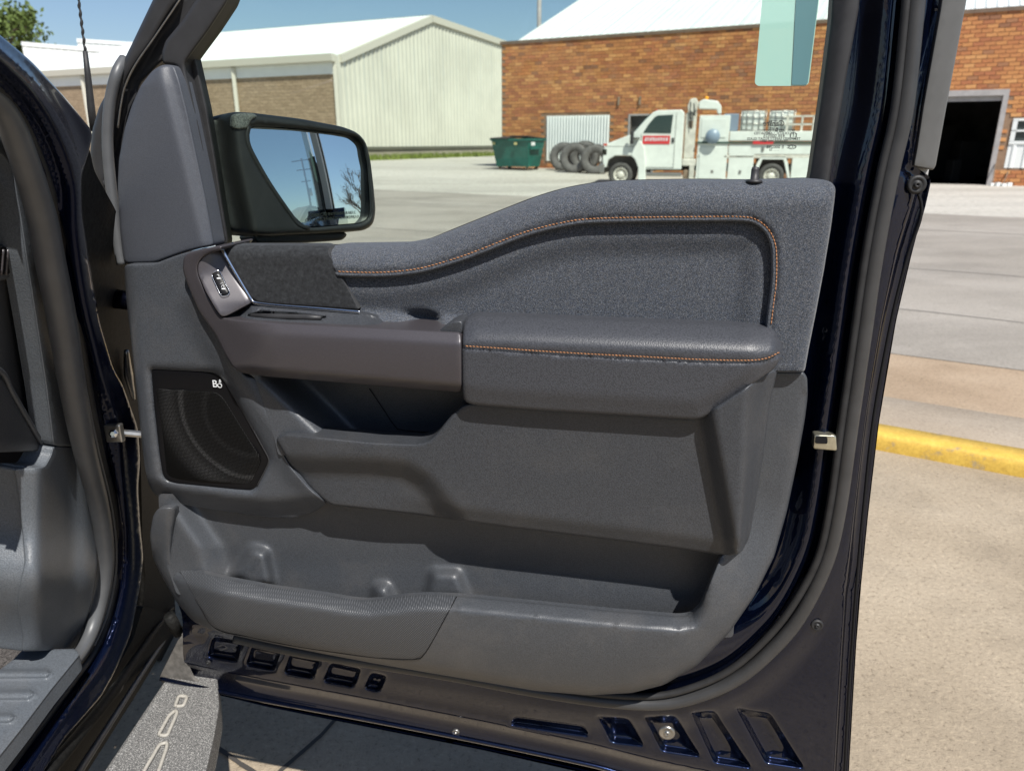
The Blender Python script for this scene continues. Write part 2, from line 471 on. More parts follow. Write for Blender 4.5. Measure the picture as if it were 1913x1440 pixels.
def grille():
    """perforated speaker cover: rows of small punched dots that catch the light in arcs"""
    m, nt, b = material('black_perforated_grille')
    tc = _n(nt, 'ShaderNodeTexCoord'); mp = _n(nt, 'ShaderNodeMapping')
    mp.inputs['Rotation'].default_value = (0, 0, ALPHA)
    nt.links.new(tc.outputs['Object'], mp.inputs['Vector'])
    sx = _n(nt, 'ShaderNodeSeparateXYZ'); nt.links.new(mp.outputs[0], sx.inputs[0])
    cb = _n(nt, 'ShaderNodeCombineXYZ'); nt.links.new(sx.outputs['X'], cb.inputs['X']); nt.links.new(sx.outputs['Z'], cb.inputs['Y'])
    v = _n(nt, 'ShaderNodeTexVoronoi', Scale=400.0, feature='F1', voronoi_dimensions='2D', Randomness=0.15); nt.links.new(cb.outputs[0], v.inputs['Vector'])
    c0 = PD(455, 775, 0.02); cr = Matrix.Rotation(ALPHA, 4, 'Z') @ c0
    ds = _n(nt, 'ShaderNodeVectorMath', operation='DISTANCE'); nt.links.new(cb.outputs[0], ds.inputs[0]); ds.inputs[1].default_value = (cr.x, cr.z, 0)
    r1 = ramp(nt, ds.outputs['Value'], [(0.02, (0.12, 0.12, 0.12)), (0.066, (0.12, 0.12, 0.12)), (0.072, (0.3, 0.3, 0.3)), (0.08, (0.14, 0.14, 0.14)), (0.109, (0.2, 0.2, 0.2)), (0.1155, (1, 1, 1)), (0.121, (0.24, 0.24, 0.24)), (0.138, (0.5, 0.5, 0.5)), (0.165, (0.03, 0.03, 0.03))])  # ring ramp paints the bright arcs of light into the dot colour
    d1 = ramp(nt, v.outputs['Distance'], [(0.18, (0.13, 0.13, 0.132)), (0.36, (0.0015, 0.0015, 0.0015))])
    mx = _n(nt, 'ShaderNodeMixRGB', blend_type='MULTIPLY'); mx.inputs['Fac'].default_value = 1.0
    nt.links.new(d1, mx.inputs['Color1']); nt.links.new(r1, mx.inputs['Color2'])
    nt.links.new(mx.outputs['Color'], b.inputs['Base Color']); b.inputs['Roughness'].default_value = 0.6
    b.inputs['Specular IOR Level'].default_value = 0.15
    bump(nt, b, v.outputs['Distance'], 0.5, 0.001); return m
M['grille'] = grille()
def kick_tex():
    m, nt, b = material('ribbed_kick_guard_plastic')
    vec = coords(nt, rot=(0, R(38), 0))
    wv = _n(nt, 'ShaderNodeTexWave', Scale=95.0, wave_type='BANDS', bands_direction='X'); nt.links.new(vec, wv.inputs['Vector'])
    vec2 = coords(nt, rot=(0, R(-40), 0))
    w2 = _n(nt, 'ShaderNodeTexWave', Scale=95.0, bands_direction='X'); nt.links.new(vec2, w2.inputs['Vector'])
    mu = _n(nt, 'ShaderNodeMath', operation='MULTIPLY'); nt.links.new(wv.outputs['Fac'], mu.inputs[0]); nt.links.new(w2.outputs['Fac'], mu.inputs[1])
    c = ramp(nt, mu.outputs[0], [(0.0, (0.038, 0.041, 0.046)), (0.7, (0.08, 0.084, 0.092))])
    nt.links.new(c, b.inputs['Base Color']); b.inputs['Roughness'].default_value = 0.5
    bump(nt, b, mu.outputs[0], 0.5, 0.001); return m
M['kick'] = kick_tex()
def glass(name, tint, refl=1.0):
    m = bpy.data.materials.new(name); m.use_nodes = True; nt = m.node_tree; nt.nodes.clear()
    o = _n(nt, 'ShaderNodeOutputMaterial'); t = _n(nt, 'ShaderNodeBsdfTransparent'); t.inputs['Color'].default_value = (*tint, 1)
    g = _n(nt, 'ShaderNodeBsdfGlossy'); g.inputs['Roughness'].default_value = 0.0
    fr = _n(nt, 'ShaderNodeFresnel'); fr.inputs['IOR'].default_value = 1.45
    mu = _n(nt, 'ShaderNodeMath', operation='MULTIPLY'); mu.inputs[1].default_value = refl
    mx = _n(nt, 'ShaderNodeMixShader'); nt.links.new(fr.outputs[0], mu.inputs[0]); nt.links.new(mu.outputs[0], mx.inputs['Fac'])
    nt.links.new(t.outputs[0], mx.inputs[1]); nt.links.new(g.outputs[0], mx.inputs[2]); nt.links.new(mx.outputs[0], o.inputs['Surface']); return m
M['glass'] = glass('green_tinted_glass', (0.86, 0.935, 0.86), 0.6)
M['glass_dark'] = glass('dim_cab_glass', (0.25, 0.29, 0.28))
M['mirror'] = simple('mirror_silver', (0.95, 0.97, 0.98), 0.015, 1.0)
def film(name, col, a):
    m = bpy.data.materials.new(name); m.use_nodes = True; nt = m.node_tree; b = nt.nodes['Principled BSDF']
    b.inputs['Base Color'].default_value = (*col, 1); b.inputs['Roughness'].default_value = 0.5
    b.inputs['Transmission Weight'].default_value = 0.0; b.inputs['Alpha'].default_value = a; return m
M['film'] = film('pale_green_label_film', (0.34, 0.58, 0.5), 0.93)
M['film_dark'] = film('teal_striped_label_film', (0.10, 0.22, 0.24), 0.95)
M['etch'] = simple('dark_glass_print', (0.03, 0.035, 0.03), 0.6)
def concrete(name, c0, c1, c2, big=0.6, fine=60.0, rough=0.85, bstr=0.35, streak=None):
    m, nt, b = material(name); vec = coords(nt)
    f = noise(nt, vec, big, 5, 0.62); c = ramp(nt, f, [(0.25, c0), (0.5, c1), (0.75, c2)])
    g = noise(nt, vec, fine, 4, 0.75); gm = ramp(nt, g, [(0.30, (0.34, 0.32, 0.29)), (0.44, (0.95, 0.95, 0.95)), (0.55, (1, 1, 1)), (0.70, (1.35, 1.35, 1.32))])
    mx = _n(nt, 'ShaderNodeMixRGB', blend_type='MULTIPLY'); mx.inputs['Fac'].default_value = 0.75
    nt.links.new(c, mx.inputs['Color1']); nt.links.new(gm, mx.inputs['Color2']); c = mx.outputs['Color']
    if streak:
        v2 = coords(nt, scale=streak[0], rot=(0, 0, streak[1])); s = noise(nt, v2, 1.0, 4, 0.65)
        sm = ramp(nt, s, [(0.38, (streak[2],) * 3), (0.56, (1, 1, 1))])
        m2 = _n(nt, 'ShaderNodeMixRGB', blend_type='MULTIPLY'); m2.inputs['Fac'].default_value = 1.0
        nt.links.new(c, m2.inputs['Color1']); nt.links.new(sm, m2.inputs['Color2']); c = m2.outputs['Color']
    nt.links.new(c, b.inputs['Base Color']); b.inputs['Roughness'].default_value = rough; b.inputs['Specular IOR Level'].default_value = 0.25
    bump(nt, b, g, bstr, 0.006); return m
def brickmat():
    m, nt, b = material('orange_brown_brick'); vec = coords(nt)
    at = _n(nt, 'ShaderNodeAttribute'); at.attribute_name = 'bc'
    f = noise(nt, vec, 14, 4, 0.65)
    mx = _n(nt, 'ShaderNodeMixRGB', blend_type='MULTIPLY'); mx.inputs['Fac'].default_value = 0.8
    nt.links.new(at.outputs['Color'], mx.inputs['Color1']); nt.links.new(ramp(nt, f, [(0.3, (0.72, 0.68, 0.66)), (0.7, (1.15, 1.15, 1.12))]), mx.inputs['Color2'])
    nt.links.new(mx.outputs['Color'], b.inputs['Base Color']); b.inputs['Roughness'].default_value = 0.75
    bump(nt, b, f, 0.3, 0.01); return m
M['brick'] = brickmat()
# ================================================================ the open front door
door = empty('truck_door', PD(240, 900, -0.05).to_tuple()[:2] + (0.5,), 'open navy pickup door with grey inner trim, armrest and pocket', 'door')
def tri(p):  # helper: n from a polygon mask
    return np.array(p, float)

M['dusty'] = simple('dusty_dark_metal', (0.12, 0.112, 0.102), 0.6, var=0.45, vscale=60)
# ---- painted inner sheet metal
FLAT = [  # embossed recesses along the lower edge
    [(396, 1186), (456, 1195), (446, 1238), (384, 1228)], [(470, 1202), (528, 1212), (516, 1254), (456, 1243)],
    [(541, 1217), (601, 1229), (588, 1269), (527, 1257)], [(616, 1234), (678, 1247), (664, 1285), (600, 1273)],
    [(692, 1252), (726, 1260), (712, 1293), (677, 1286)]]
CHEV = [[(1112, 1334), (1176, 1340), (1206, 1394), (1140, 1386)], [(1200, 1336), (1262, 1334), (1312, 1414), (1234, 1402)],
        [(1288, 1328), (1336, 1326), (1408, 1436), (1332, 1424)], [(1372, 1320), (1440, 1330), (1506, 1436), (1428, 1424)],
        [(960, 1338), (1092, 1356), (1104, 1376), (950, 1354)]]
BOT = [(300, 1270), (395, 1291), (500, 1312), (700, 1349), (900, 1388), (1100, 1430), (1210, 1458), (1600, 1540)]
OUTR = [(1760, -40), (1756, 20), (1722, 200), (1706, 310), (1741, 332), (1728, 390), (1700, 480), (1672, 600), (1656, 690), (1640, 790), (1620, 960), (1608, 1082), (1604, 1110), (1598, 1200), (1592, 1300), (1584, 1440), (1582, 1540)]
SEAL = [(1716, -40), (1711, 0), (1690, 200), (1662, 330), (1634, 480), (1611, 640), (1588, 800), (1567, 950), (1543, 1050), (1494, 1150), (1440, 1215), (1376, 1268), (1300, 1301), (1230, 1314), (1130, 1309), (1000, 1290), (850, 1262), (700, 1238), (560, 1216), (440, 1190)]
SEALC = crom(SEAL + [(350, 1172), (300, 1135), (262, 1040)], 14)
def shell_n(U, V):
    n = np.full(U.shape, -0.018)
    d, side = seg_dist(U, V, SEALC)
    out = side < 0     # beyond the seal, towards the door's outer edge
    band = np.where(out, 0, d)
    n = n - np.where(out, 0, 0.030 * ss(d, 40, 105)) * ss(V, 1240, 1080)     # face beside the trim leans towards the cab
    n = n - 0.010 * ss(band, 46, 34)          # step down to the sealing flange
    n = np.where(out, -0.034 - 0.010 * ss(d, 20, 60), n)
    do, _ = seg_dist(U, V, np.array(OUTR)); n = n - np.where(out, 0.010 * ss(do, 26, 20) - 0.004 * ss(do, 9, 3), 0)
    for P in FLAT: n = n - 0.017 * ss(sdp(U, V, rpoly(P, 10, 8)), -2, 12)
    for P in CHEV: n = n - 0.018 * ss(sdp(U, V, rpoly(P, 9, 8)), -2, 14)
    n = n - 0.06 * ss(sdp(U, V, np.array([(275, 520), (430, 480), (640, 480), (1000, 420), (1480, 370), (1470, 700), (1440, 950), (1330, 1200), (1150, 1270), (900, 1240), (400, 1150), (300, 1000)], float)), 0, 30)
    db, _ = seg_dist(U, V, np.array(BOT)); n = n - 0.016 * ss(db, 44, 26) + 0.004 * ss(db, 14, 6)
    return n
SHELL = [(1606, -40), (1760, -40, 0), (1756, 20), (1722, 200), (1706, 310), (1741, 332), (1728, 390), (1700, 480), (1672, 600), (1656, 690), (1640, 790), (1620, 960), (1608, 1082), (1604, 1110), (1598, 1200), (1592, 1300), (1584, 1440), (1582, 1540, 0), (1560, 1540, 0),
         (1210, 1458), (1100, 1430), (900, 1388), (700, 1349), (500, 1312), (395, 1291), (352, 1262), (342, 1230), (341, 1150), (300, 1040), (310, 930), (290, 700), (280, 545), (420, 480), (620, 480), (800, 466), (1000, 392), (1150, 352), (1440, 348), (1548, 345)]
patch('door_shell', SHELL, shell_n, M['paint'], door, r=14, step=8, skirt=0.0, lines=[line_off(crom(SEAL, 6), k) for k in (0.5, -1.5, 33, 37, 41, 46)] + [line_off(crom(OUTR, 6), k) for k in (2.5, 6, 9.5, 19.5, 23, 26.5)] + [line_off(crom(BOT[:-1], 6), -k) for k in (5, 10, 15, 25, 31, 38, 45)] + [ring_off(rpoly(P, 10, 4), k) for P in FLAT + CHEV for k in (-2, 1.5, 4.5, 7.5, 10.5, 14)])
# outer skin seen past the edge and outside the door
def back_skin():
    pts = [(1738, 335), (1724, 395), (1702, 480), (1674, 600), (1642, 790), (1622, 960), (1609, 1090), (1600, 1200), (1594, 1300), (1586, 1440), (1584, 1560), (1210, 1470), (900, 1400), (500, 1320), (360, 1286), (335, 900), (310, 620), (310, 580), (420, 560), (640, 530), (800, 525), (1000, 455), (1150, 410), (1520, 400), (1590, 330)]
    B = rpoly(pts, 14, 16); v = door_pt(B[:, 0], B[:, 1], np.full(len(B), -0.062)); v2 = v - DN * 0.085
    n = len(v); f = [tuple(range(n, 2 * n))]
    for i in range(n): f.append((i, (i + 1) % n, n + (i + 1) % n, n + i))
    return mk('outer_skin', list(v) + list(v2), f, M['paint'], door, False)
back_skin()
sweep('weatherstrip', [(a, b, -0.016) for a, b in SEAL], 0.0112, M['rubber_mid'], door, 9, 12)
sweep('weatherstrip_lip', [(a - 17, b - (4 if b < 1150 else 14), -0.013) for a, b in SEAL[:-2]], 0.006, M['rubber'], door, 9, 8)
sweep('hem_gap', [(1700, 330, -0.036), (1722, 392, -0.036), (1695, 480, -0.036), (1665, 600, -0.036), (1632, 780, -0.036), (1613, 950, -0.036), (1600, 1090, -0.036), (1592, 1200, -0.036), (1585, 1300, -0.036), (1578, 1440, -0.036), (1577, 1500, -0.036)], 0.0022, M['black'], door, 12, 6)
# bottom hem with its drain holes
sweep('hem_flange', [(a, b - 3, -0.034) for a, b in BOT[:-1]] + [(1580, 1530, -0.034)], 0.0045, M['paint'], door, 12, 8)
patch('corner_flange', [(298, 1264), (330, 1200), (341, 1180), (345, 1232), (362, 1268), (400, 1284), (396, 1294), (300, 1274)], lambda U, V: -0.045 + 0 * U, M['dusty'], door, r=5, step=8, skirt=0.004, bevel=3, bd=0.002)
for u, v, rr in ((852, 1366, 0.006), (1246, 1367, 0.012), (1526, 1166, 0.008), (1712, 345, 0.010), (390, 1236, 0.004)):
    c = PD(u, v, -0.036 if u > 1500 else -0.040); q = MB()
    T = Matrix.Translation(c) @ Vector(DN).to_track_quat('Z', 'Y').to_matrix().to_4x4()
    q.lathe([(rr * 1.25, 0), (rr * 1.2, 0.003), (rr * 0.9, 0.0045), (rr * 0.75, 0.003), (rr * 0.45, 0.003), (rr * 0.4, 0.006), (rr * 0.2, 0.0065), (0.0, 0.003)], 18, T)
    q.build('plug' if u in (852, 390) else 'screw', M['steel'] if u in (852, 1246) else M['rubber'], door, True)
# latch
lt = patch('latch_plate', [(1521, 812), (1562, 813), (1564, 842), (1519, 838)], -0.006, M['gold_steel'], door, r=4, step=8, bevel=3, bd=0.002, skirt=0.016)
patch('latch_slot', [(1524, 815), (1546, 816), (1546, 829), (1522, 828)], -0.0045, M['black'], lt, r=3, step=8, skirt=0.001)

# ---- upper window frame of the door
patch('rear_channel', [(1557, -40), (1609, -40), (1604, 20), (1580, 150), (1556, 290), (1548, 345), (1508, 352), (1514, 320), (1534, 180), (1552, 40)], lambda U, V: -0.03 + 0.01 * ss(U - np.interp(V, [0, 340], [1557, 1512]), 0, 26), M['trim_black'], door, r=4, step=12, bevel=6, bd=0.005, skirt=0.022)
patch('applique', [(1765, -40), (1812, -40), (1804, 10), (1768, 200), (1748, 310), (1743, 318), (1706, 311), (1712, 280), (1724, 200), (1756, 20)], -0.035, M['applique'], door, r=3, step=14, bevel=3, bd=0.003, skirt=0.03)
# outside face of the frame, seen in the mirror
ob = MB()
for n_ in (-0.058, -0.086):
    ob.v += [PD(a, b, n_) for a, b in ((1524, 335), (1732, 335), (1880, -420), (1624, -420))]
ob.f += [(0, 3, 2, 1), (4, 5, 6, 7), (0, 1, 5, 4), (1, 2, 6, 5), (2, 3, 7, 6), (3, 0, 4, 7)]
op = ob.build('outer_pillar_cover', simple('light_grey_pillar_cover', (0.45, 0.45, 0.45), 0.5), door)
q = MB(); q.tube([PD(1740, -420, -0.087), PD(1622, 330, -0.087)], 0.005, 6); q.build('cover_groove', M['black'], op)
# front leg of the frame: rubber, painted face, glass run channel
patch('front_frame', [(305, -40), (250, 75), (214, 148), (185, 200), (172, 245), (168, 290), (178, 330), (200, 370), (215, 420), (226, 492), (240, 470), (240, 330), (262, 160), (300, 120), (315, 110), (372, 20), (390, -40)], lambda U, V: -0.035 - 0.02 * ss(U - np.interp(V, [0, 150, 300], [335, 238, 200]), -4, 6), M['trim_black'], door, r=10, step=9, bevel=9, bd=0.012, skirt=0.05)
sweep('frame_bead', [(352, -30, -0.034), (336, 0, -0.034), (291, 67, -0.034), (254, 120, -0.034), (234, 160, -0.034), (226, 195, -0.034), (220, 240, -0.034)], 0.0014, M['steel'], door, 10, 6)  # thin steel line stands in for the highlight along the frame
sweep('frame_weatherstrip', [(232, 112, -0.05), (218, 138, -0.028), (205, 195, -0.022), (201, 265, -0.02), (206, 335, -0.018), (214, 400, -0.016), (222, 460, -0.014), (228, 494, -0.012)], 0.0085, M['rubber_grey'], door, 8, 10)
patch('glass_run_channel', [(420, -40), (440, -40), (424, 6), (392, 55), (361, 97), (346, 118), (348, 135), (356, 165), (375, 250), (395, 350), (413, 448), (405, 460), (396, 445), (384, 370), (366, 285), (350, 210), (338, 150), (331, 124), (304, 120), (302, 100), (309, 77), (340, 40), (370, -5), (390, -40)], lambda U, V: -0.022 + 0 * U, M['trim_black'], door, r=7, step=8, bevel=7, bd=0.008, skirt=0.03)
patch('belt_seal', [(352, 100), (362, 97), (385, 200), (402, 300), (414, 380), (425, 448), (424, 458), (412, 456), (396, 360), (375, 240), (360, 160)], -0.045, M['rubber'], door, r=4, step=9, bevel=3, bd=0.003, skirt=0.015)
# window
gp = patch('window_glass', [(360, 96), (430, -10), (690, -420), (1618, -420), (1512, 350), (1100, 360), (800, 470), (405, 470)], -0.05, M['glass'], door, r=2, step=40, skirt=0.0)
st = patch('price_label', [(1426, -40), (1536, -40), (1530, 0), (1511, 156), (1505, 161), (1415, 161), (1410, 156), (1424, 0)], -0.0485, M['film'], gp, r=4, step=20, skirt=0.0003)
patch('label_stripe', [(1490, -40), (1534, -40), (1529, 0), (1509, 156), (1504, 159), (1479, 159), (1487, 0)], -0.0475, M['film_dark'], gp, r=2, step=20, skirt=0.0003)
# etched glass print, read from behind: mirrored
def text_mesh(name, body, size, mat, parent, origin, xdir, ydir, extrude=0.0002, mirror=False, align='CENTER', shear=0.0, bold=0.0, sx=1.0):
    cu = bpy.data.curves.new('t', 'FONT'); cu.body = body; cu.size = size; cu.align_x = align; cu.align_y = 'CENTER'; cu.extrude = extrude; cu.shear = shear; cu.offset = bold
    cu.resolution_u = 3
    to = bpy.data.objects.new('t', cu); COL.objects.link(to)
    dg = bpy.context.evaluated_depsgraph_get(); me = bpy.data.meshes.new_from_object(to.evaluated_get(dg))
    bpy.data.objects.remove(to)
    X, Y = Vector(xdir).normalized(), Vector(ydir).normalized(); Z = X.cross(Y)
    for q in me.vertices:
        c = q.co; x = (-c.x if mirror else c.x) * sx
        q.co = Vector(origin) + X * x + Y * c.y + Z * c.z
    me.name = name; me.materials.clear(); me.materials.append(mat); me.update()
    return link(bpy.data.objects.new(name, me), parent)
ZUP = (0, 0, 1)
for (u, v, size, body, shx) in ((1447, 231, 0.0095, 'Carlite', 0.3), (1446, 240.5, 0.004, 'M 107', 0), (1446, 244.5, 0.0044, 'AS2 M 1 DOT', 0), (1446, 249.5, 0.0046, 'ACOUSTIC LAMINATED', 0), (1446, 254.5, 0.0054, '43R 000525', 0), (1445, 259.8, 0.0044, 'TEMPERED SAFETY FLOAT GLASS', 0), (1446, 264.6, 0.0044, 'TRANSP 70% MIN', 0), (1448, 275, 0.0056, 'E 000298', 0), (1446, 280.5, 0.0034, '. . . . . 23', 0), (1482, 253.5, 0.0062, 'E11', 0), (1479, 275, 0.0056, 'CCC', 0), (1482, 244, 0.004, 'IV', 0)):
    text_mesh('glass_print', body, size * 1.08, M['etch'], gp, PD(u, v, -0.0478), DS, ZUP, 0.0001, True, 'CENTER', shx, 0.0001)
for (u, v, rx, rz) in ((1447, 231, 13.2, 4.8), (1482, 253.5, 6.2, 6.2), (1479, 275, 6.6, 3.9)):
    k = 26; pts = [PD(u + rx * math.cos(2 * math.pi * i / k), v + rz * math.sin(2 * math.pi * i / k), -0.0478) for i in range(k + 1)]
    vv, ff = tube_geo(pts, 0.0004, 5, False); mk('print_ring', vv, ff, M['etch'], gp)

# ---- inner trim
TOPE = [(610, 462), (640, 458), (700, 457), (760, 456), (800, 448), (850, 428), (900, 408), (950, 388), (1000, 369), (1050, 354), (1100, 344), (1150, 339), (1280, 336), (1400, 337), (1500, 334), (1535, 335)]
STITCH = [(628, 507), (690, 509), (740, 507), (790, 500), (850, 483), (900, 465), (960, 441), (1000, 428), (1050, 416), (1100, 409), (1200, 406), (1300, 405), (1385, 405), (1414, 411), (1436, 429), (1448, 455), (1451, 485), (1450, 530), (1445, 570), (1440, 612)]
STC = crom(STITCH, 10)
RIGHTE = [(1535, 335), (1553, 340), (1561, 350), (1560, 365), (1553, 420), (1540, 500), (1525, 580), (1511, 650), (1503, 695)]
def upper_n(U, V):
    dt, _ = seg_dist(U, V, np.array(TOPE)); dr, _ = seg_dist(U, V, np.array(RIGHTE))
    n = 0.034 - 0.045 * (1 - rnd(dt, 52)) - 0.012 * (1 - rnd(dr, 16))
    d, side = seg_dist(U, V, STC)
    return n - 0.004 * np.exp(-(d / 3.0) ** 2)
INS_OFF = []
tt = np.gradient(STC, axis=0); tt /= np.linalg.norm(tt, axis=1)[:, None]; nr_ = np.stack([-tt[:, 1], tt[:, 0]], 1)
INSB = STC + nr_ * 9.0
UP = TOPE + RIGHTE[1:] + [(1436, 695)] + [(1434, 630)] + [tuple(p) for p in INSB[::-1]] + [(612, 472)]
patch('upper_trim', UP, upper_n, M['fabric'], door, r=8, step=7, bevel=3.5, bd=0.006, skirt=0.03, lines=[STC, STC + nr_ * 4, STC - nr_ * 4])
def ins_n(U, V):
    d, _ = seg_dist(U, V, INSB)
    n = 0.027 - 0.013 * ss(d, 4, 70) - 0.007 * np.exp(-(d / 22.0) ** 2)
    rc = sdp(U, V, np.array([(738, 580), (800, 583), (818, 590), (824, 602), (823, 640), (738, 640)]))
    n = n - 0.020 * ss(rc, -6, 10) * ss(U, 735, 790)
    n = n + 0.02 * ss(V - np.interp(U, [680, 862], [590, 602]), -14, 16) * (U < 866)
    return n
INS = [tuple(p) for p in INSB] + [(1436, 640), (1200, 640), (866, 640), (720, 625), (690, 612), (674, 584), (640, 520)]
patch('trim_insert', INS, ins_n, M['fabric'], door, r=5, step=7, skirt=0.02, bevel=0)
def stitches(name, line, nfun, parent, step_px=7.0, rad=0.0008, off=0.0):
    C = crom(line, 2.0); L = np.r_[0, np.cumsum(np.linalg.norm(np.diff(C[:, :2], axis=0), axis=1))]
    q = MB(); s = 3.0
    while s + step_px < L[-1]:
        a, b = s + 0.7, s + step_px - 0.7
        pa = [np.interp(x, L, C[:, 0]) for x in (a, (a + b) / 2, b)]; pb = [np.interp(x, L, C[:, 1]) for x in (a, (a + b) / 2, b)]
        nn = nfun(np.array(pa), np.array(pb))
        q.tube([PD(pa[i], pb[i] + (0.7 if i == 2 else -0.5 if i == 0 else 0), nn[i] + (0.0012, 0.0026, 0.0012)[i] + off) for i in range(3)], [rad * 0.6, rad, rad * 0.6], 5)
        s += step_px
    return q.build(name, M['thread'], parent, True)
stitches('orange_stitching', STITCH, upper_n, door)

# suede panel with piping edge
def su_n(U, V):
    return 0.030 - 0.030 * (1 - rnd(V - 455, 26))
patch('suede_panel', [(418, 468), (436, 457), (608, 457), (617, 461), (612, 470), (640, 520), (671, 579), (600, 574), (500, 567), (480, 564), (470, 556)], su_n, M['suede'], door, r=5, step=8, bevel=3, bd=0.003, skirt=0.02)

# speaker carrier / front lower panel
FRP = [(232, 494), (291, 492), (322, 480), (346, 472), (372, 466), (382, 490), (400, 560), (430, 640), (455, 700), (482, 706), (506, 762), (531, 808), (514, 819), (542, 870), (578, 912), (612, 940), (586, 957), (552, 968), (500, 966), (420, 955), (340, 942), (296, 930), (280, 912), (271, 878), (262, 800), (252, 700), (243, 620), (236, 560)]
SPK = [(281, 688), (398, 694), (412, 700), (425, 715), (455, 768), (487, 826), (504, 857), (500, 871), (479, 911), (470, 917), (440, 915), (330, 904), (311, 899), (303, 888), (297, 850), (288, 770)]
SPKR = rpoly(SPK, 7, 7)
def fr_n(U, V):
    n = np.full(U.shape, 0.024)
    bot = np.interp(U, [280, 340, 420, 500, 560, 612], [905, 920, 934, 944, 940, 938])
    n = n - 0.030 * ss(V - bot, -18, 26)                       # underside rolls back
    ridge, _ = seg_dist(U, V, np.array([(372, 560), (405, 640), (450, 712), (505, 790), (560, 880), (612, 930)]))
    n = n + 0.012 * np.exp(-(ridge / 26.0) ** 2)
    n = n - 0.012 * (1 - rnd(U - np.interp(V, [494, 620, 800, 912], [232, 243, 262, 280]), 22))
    sd = sdp(U, V, SPKR)
    return n - 0.006 * ss(sd, -9, 3) - 0.010 * ss(sd, 0, 6)
patch('speaker_panel', FRP, fr_n, M['plastic'], door, r=10, step=7, bevel=4, bd=0.004, skirt=0.03, lines=[SPKR, rpoly([tuple(p) for p in (SPKR - SPKR.mean(0)) * 1.03 + SPKR.mean(0)], 6, 7), rpoly([tuple(p) for p in (SPKR - SPKR.mean(0)) * 0.97 + SPKR.mean(0)], 6, 7)])
sp = patch('speaker_surround', SPK, lambda U, V: 0.0175 + 0 * U, M['gloss_black'], door, r=7, step=12, bevel=5, bd=0.003, skirt=0.008)
patch('speaker_grille', [(290, 726), (404, 732), (418, 744), (456, 806), (488, 858), (484, 872), (466, 905), (330, 894), (312, 888), (303, 800)], lambda U, V: 0.0185 + 0.003 * ss(np.abs(np.hypot(U - 395, V - 800) - 95), 26, 0), M['grille'], sp, r=10, step=8, bevel=4, bd=0.001, skirt=0.002)
sweep('grille_edge', [(402, 697, 0.0195), (414, 703, 0.0195), (427, 719, 0.0195), (456, 771, 0.0195), (486, 826, 0.0195), (502, 857, 0.0195), (499, 871, 0.0195), (480, 908, 0.0195)], 0.0012, M['trim_black'], sp, 9, 6)
for (u, v, size, body) in ((401.5, 717.5, 0.0175, 'B'), (411, 712.0, 0.0075, '&'), (410.5, 720.6, 0.0115, 'O')):
    text_mesh('speaker_badge', body, size, M['white_print'], sp, PD(u, v, 0.0195), DS, ZUP, 0.0004, False, 'CENTER')

# sail trim at the mirror corner
def sail_n(U, V):
    n = 0.012 - 0.022 * (1 - rnd(U - np.interp(V, [121, 160, 240, 300, 430, 494], [300, 262, 233, 222, 224, 233]), 120)) * 0.6
    return n - 0.012 * ss(U - np.interp(V, [121, 290, 458], [308, 352, 392]), -16, 12)
patch('sail_trim', [(303, 121), (326, 122), (336, 150), (352, 215), (368, 290), (385, 370), (398, 440), (402, 459), (370, 465), (345, 471), (320, 480), (290, 491), (233, 493), (229, 475), (224, 430), (220, 350), (222, 300), (233, 240), (246, 198), (263, 160), (285, 132)], sail_n, M['sail'], door, r=9, step=8, bevel=5, bd=0.006, skirt=0.03)

# pull bezel, switch plate, shelf
BEZ = [(343, 481), (352, 472), (376, 466), (402, 461), (416, 459), (412, 468), (390, 473), (377, 482), (369, 496), (370, 512), (384, 545), (404, 580), (414, 592), (437, 597), (529, 604), (717, 613), (862, 621), (863, 733), (717, 721), (508, 704), (452, 697), (437, 689), (420, 662), (404, 628), (372, 582), (353, 538), (341, 505)]
def bez_n(U, V):
    n = 0.046 + 0.036 * ss(U, 345, 520)
    top = np.interp(U, [414, 437, 529, 717, 862], [592, 597, 604, 613, 621]); bot = np.interp(U, [437, 452, 508, 717, 862], [690, 697, 704, 721, 733])
    f = np.clip((V - top) / (bot - top), 0, 1)
    k = ss(U, 425, 520); n = n - 0.008 * ss(f, 0.22, 0.0) * k - 0.014 * ss(f, 0.86, 1.0) * ss(U, 430, 470) + 0.004 * np.sin(np.pi * f) * k
    return n
patch('pull_bezel', BEZ, bez_n, M['bezel'], door, r=9, step=7, bevel=4, bd=0.004, skirt=0.09)
def sw_n(U, V):
    l = np.interp(V, [470, 512, 545, 592], [372, 370, 384, 414]); r_ = np.interp(V, [467, 566], [412, 470])
    f = np.clip((U - l) / (r_ - l), 0, 1); return 0.047 + 0.016 * ss(V, 480, 592) - 0.022 * f
swp = patch('switch_plate', [(377, 482), (390, 473), (412, 468), (430, 497), (470, 566), (425, 590), (414, 592), (404, 580), (384, 545), (370, 512), (369, 496)], sw_n, M['bezel'], door, r=5, step=7, bevel=2, bd=0.002, skirt=0.02)
lk = patch('lock_switch', [(397, 510), (408, 506), (412, 510), (428, 546), (426, 550), (416, 552), (411, 549), (396, 516)], lambda U, V: sw_n(U, V) + 0.0035, M['gloss_black'], door, r=4, step=6, bevel=2.5, bd=0.002, skirt=0.006)
sweep('switch_rim', [(a, b, float(sw_n(np.array([a]), np.array([b]))[0]) + 0.003) for a, b in ((397., 511.), (402., 507.), (408., 505.5), (412., 510.), (420., 528.), (429., 546.), (426., 551.), (416., 553.), (411., 549.), (403., 532.), (396., 516.), (397., 511.))], 0.0005, M['chrome'], lk, 4, 6)
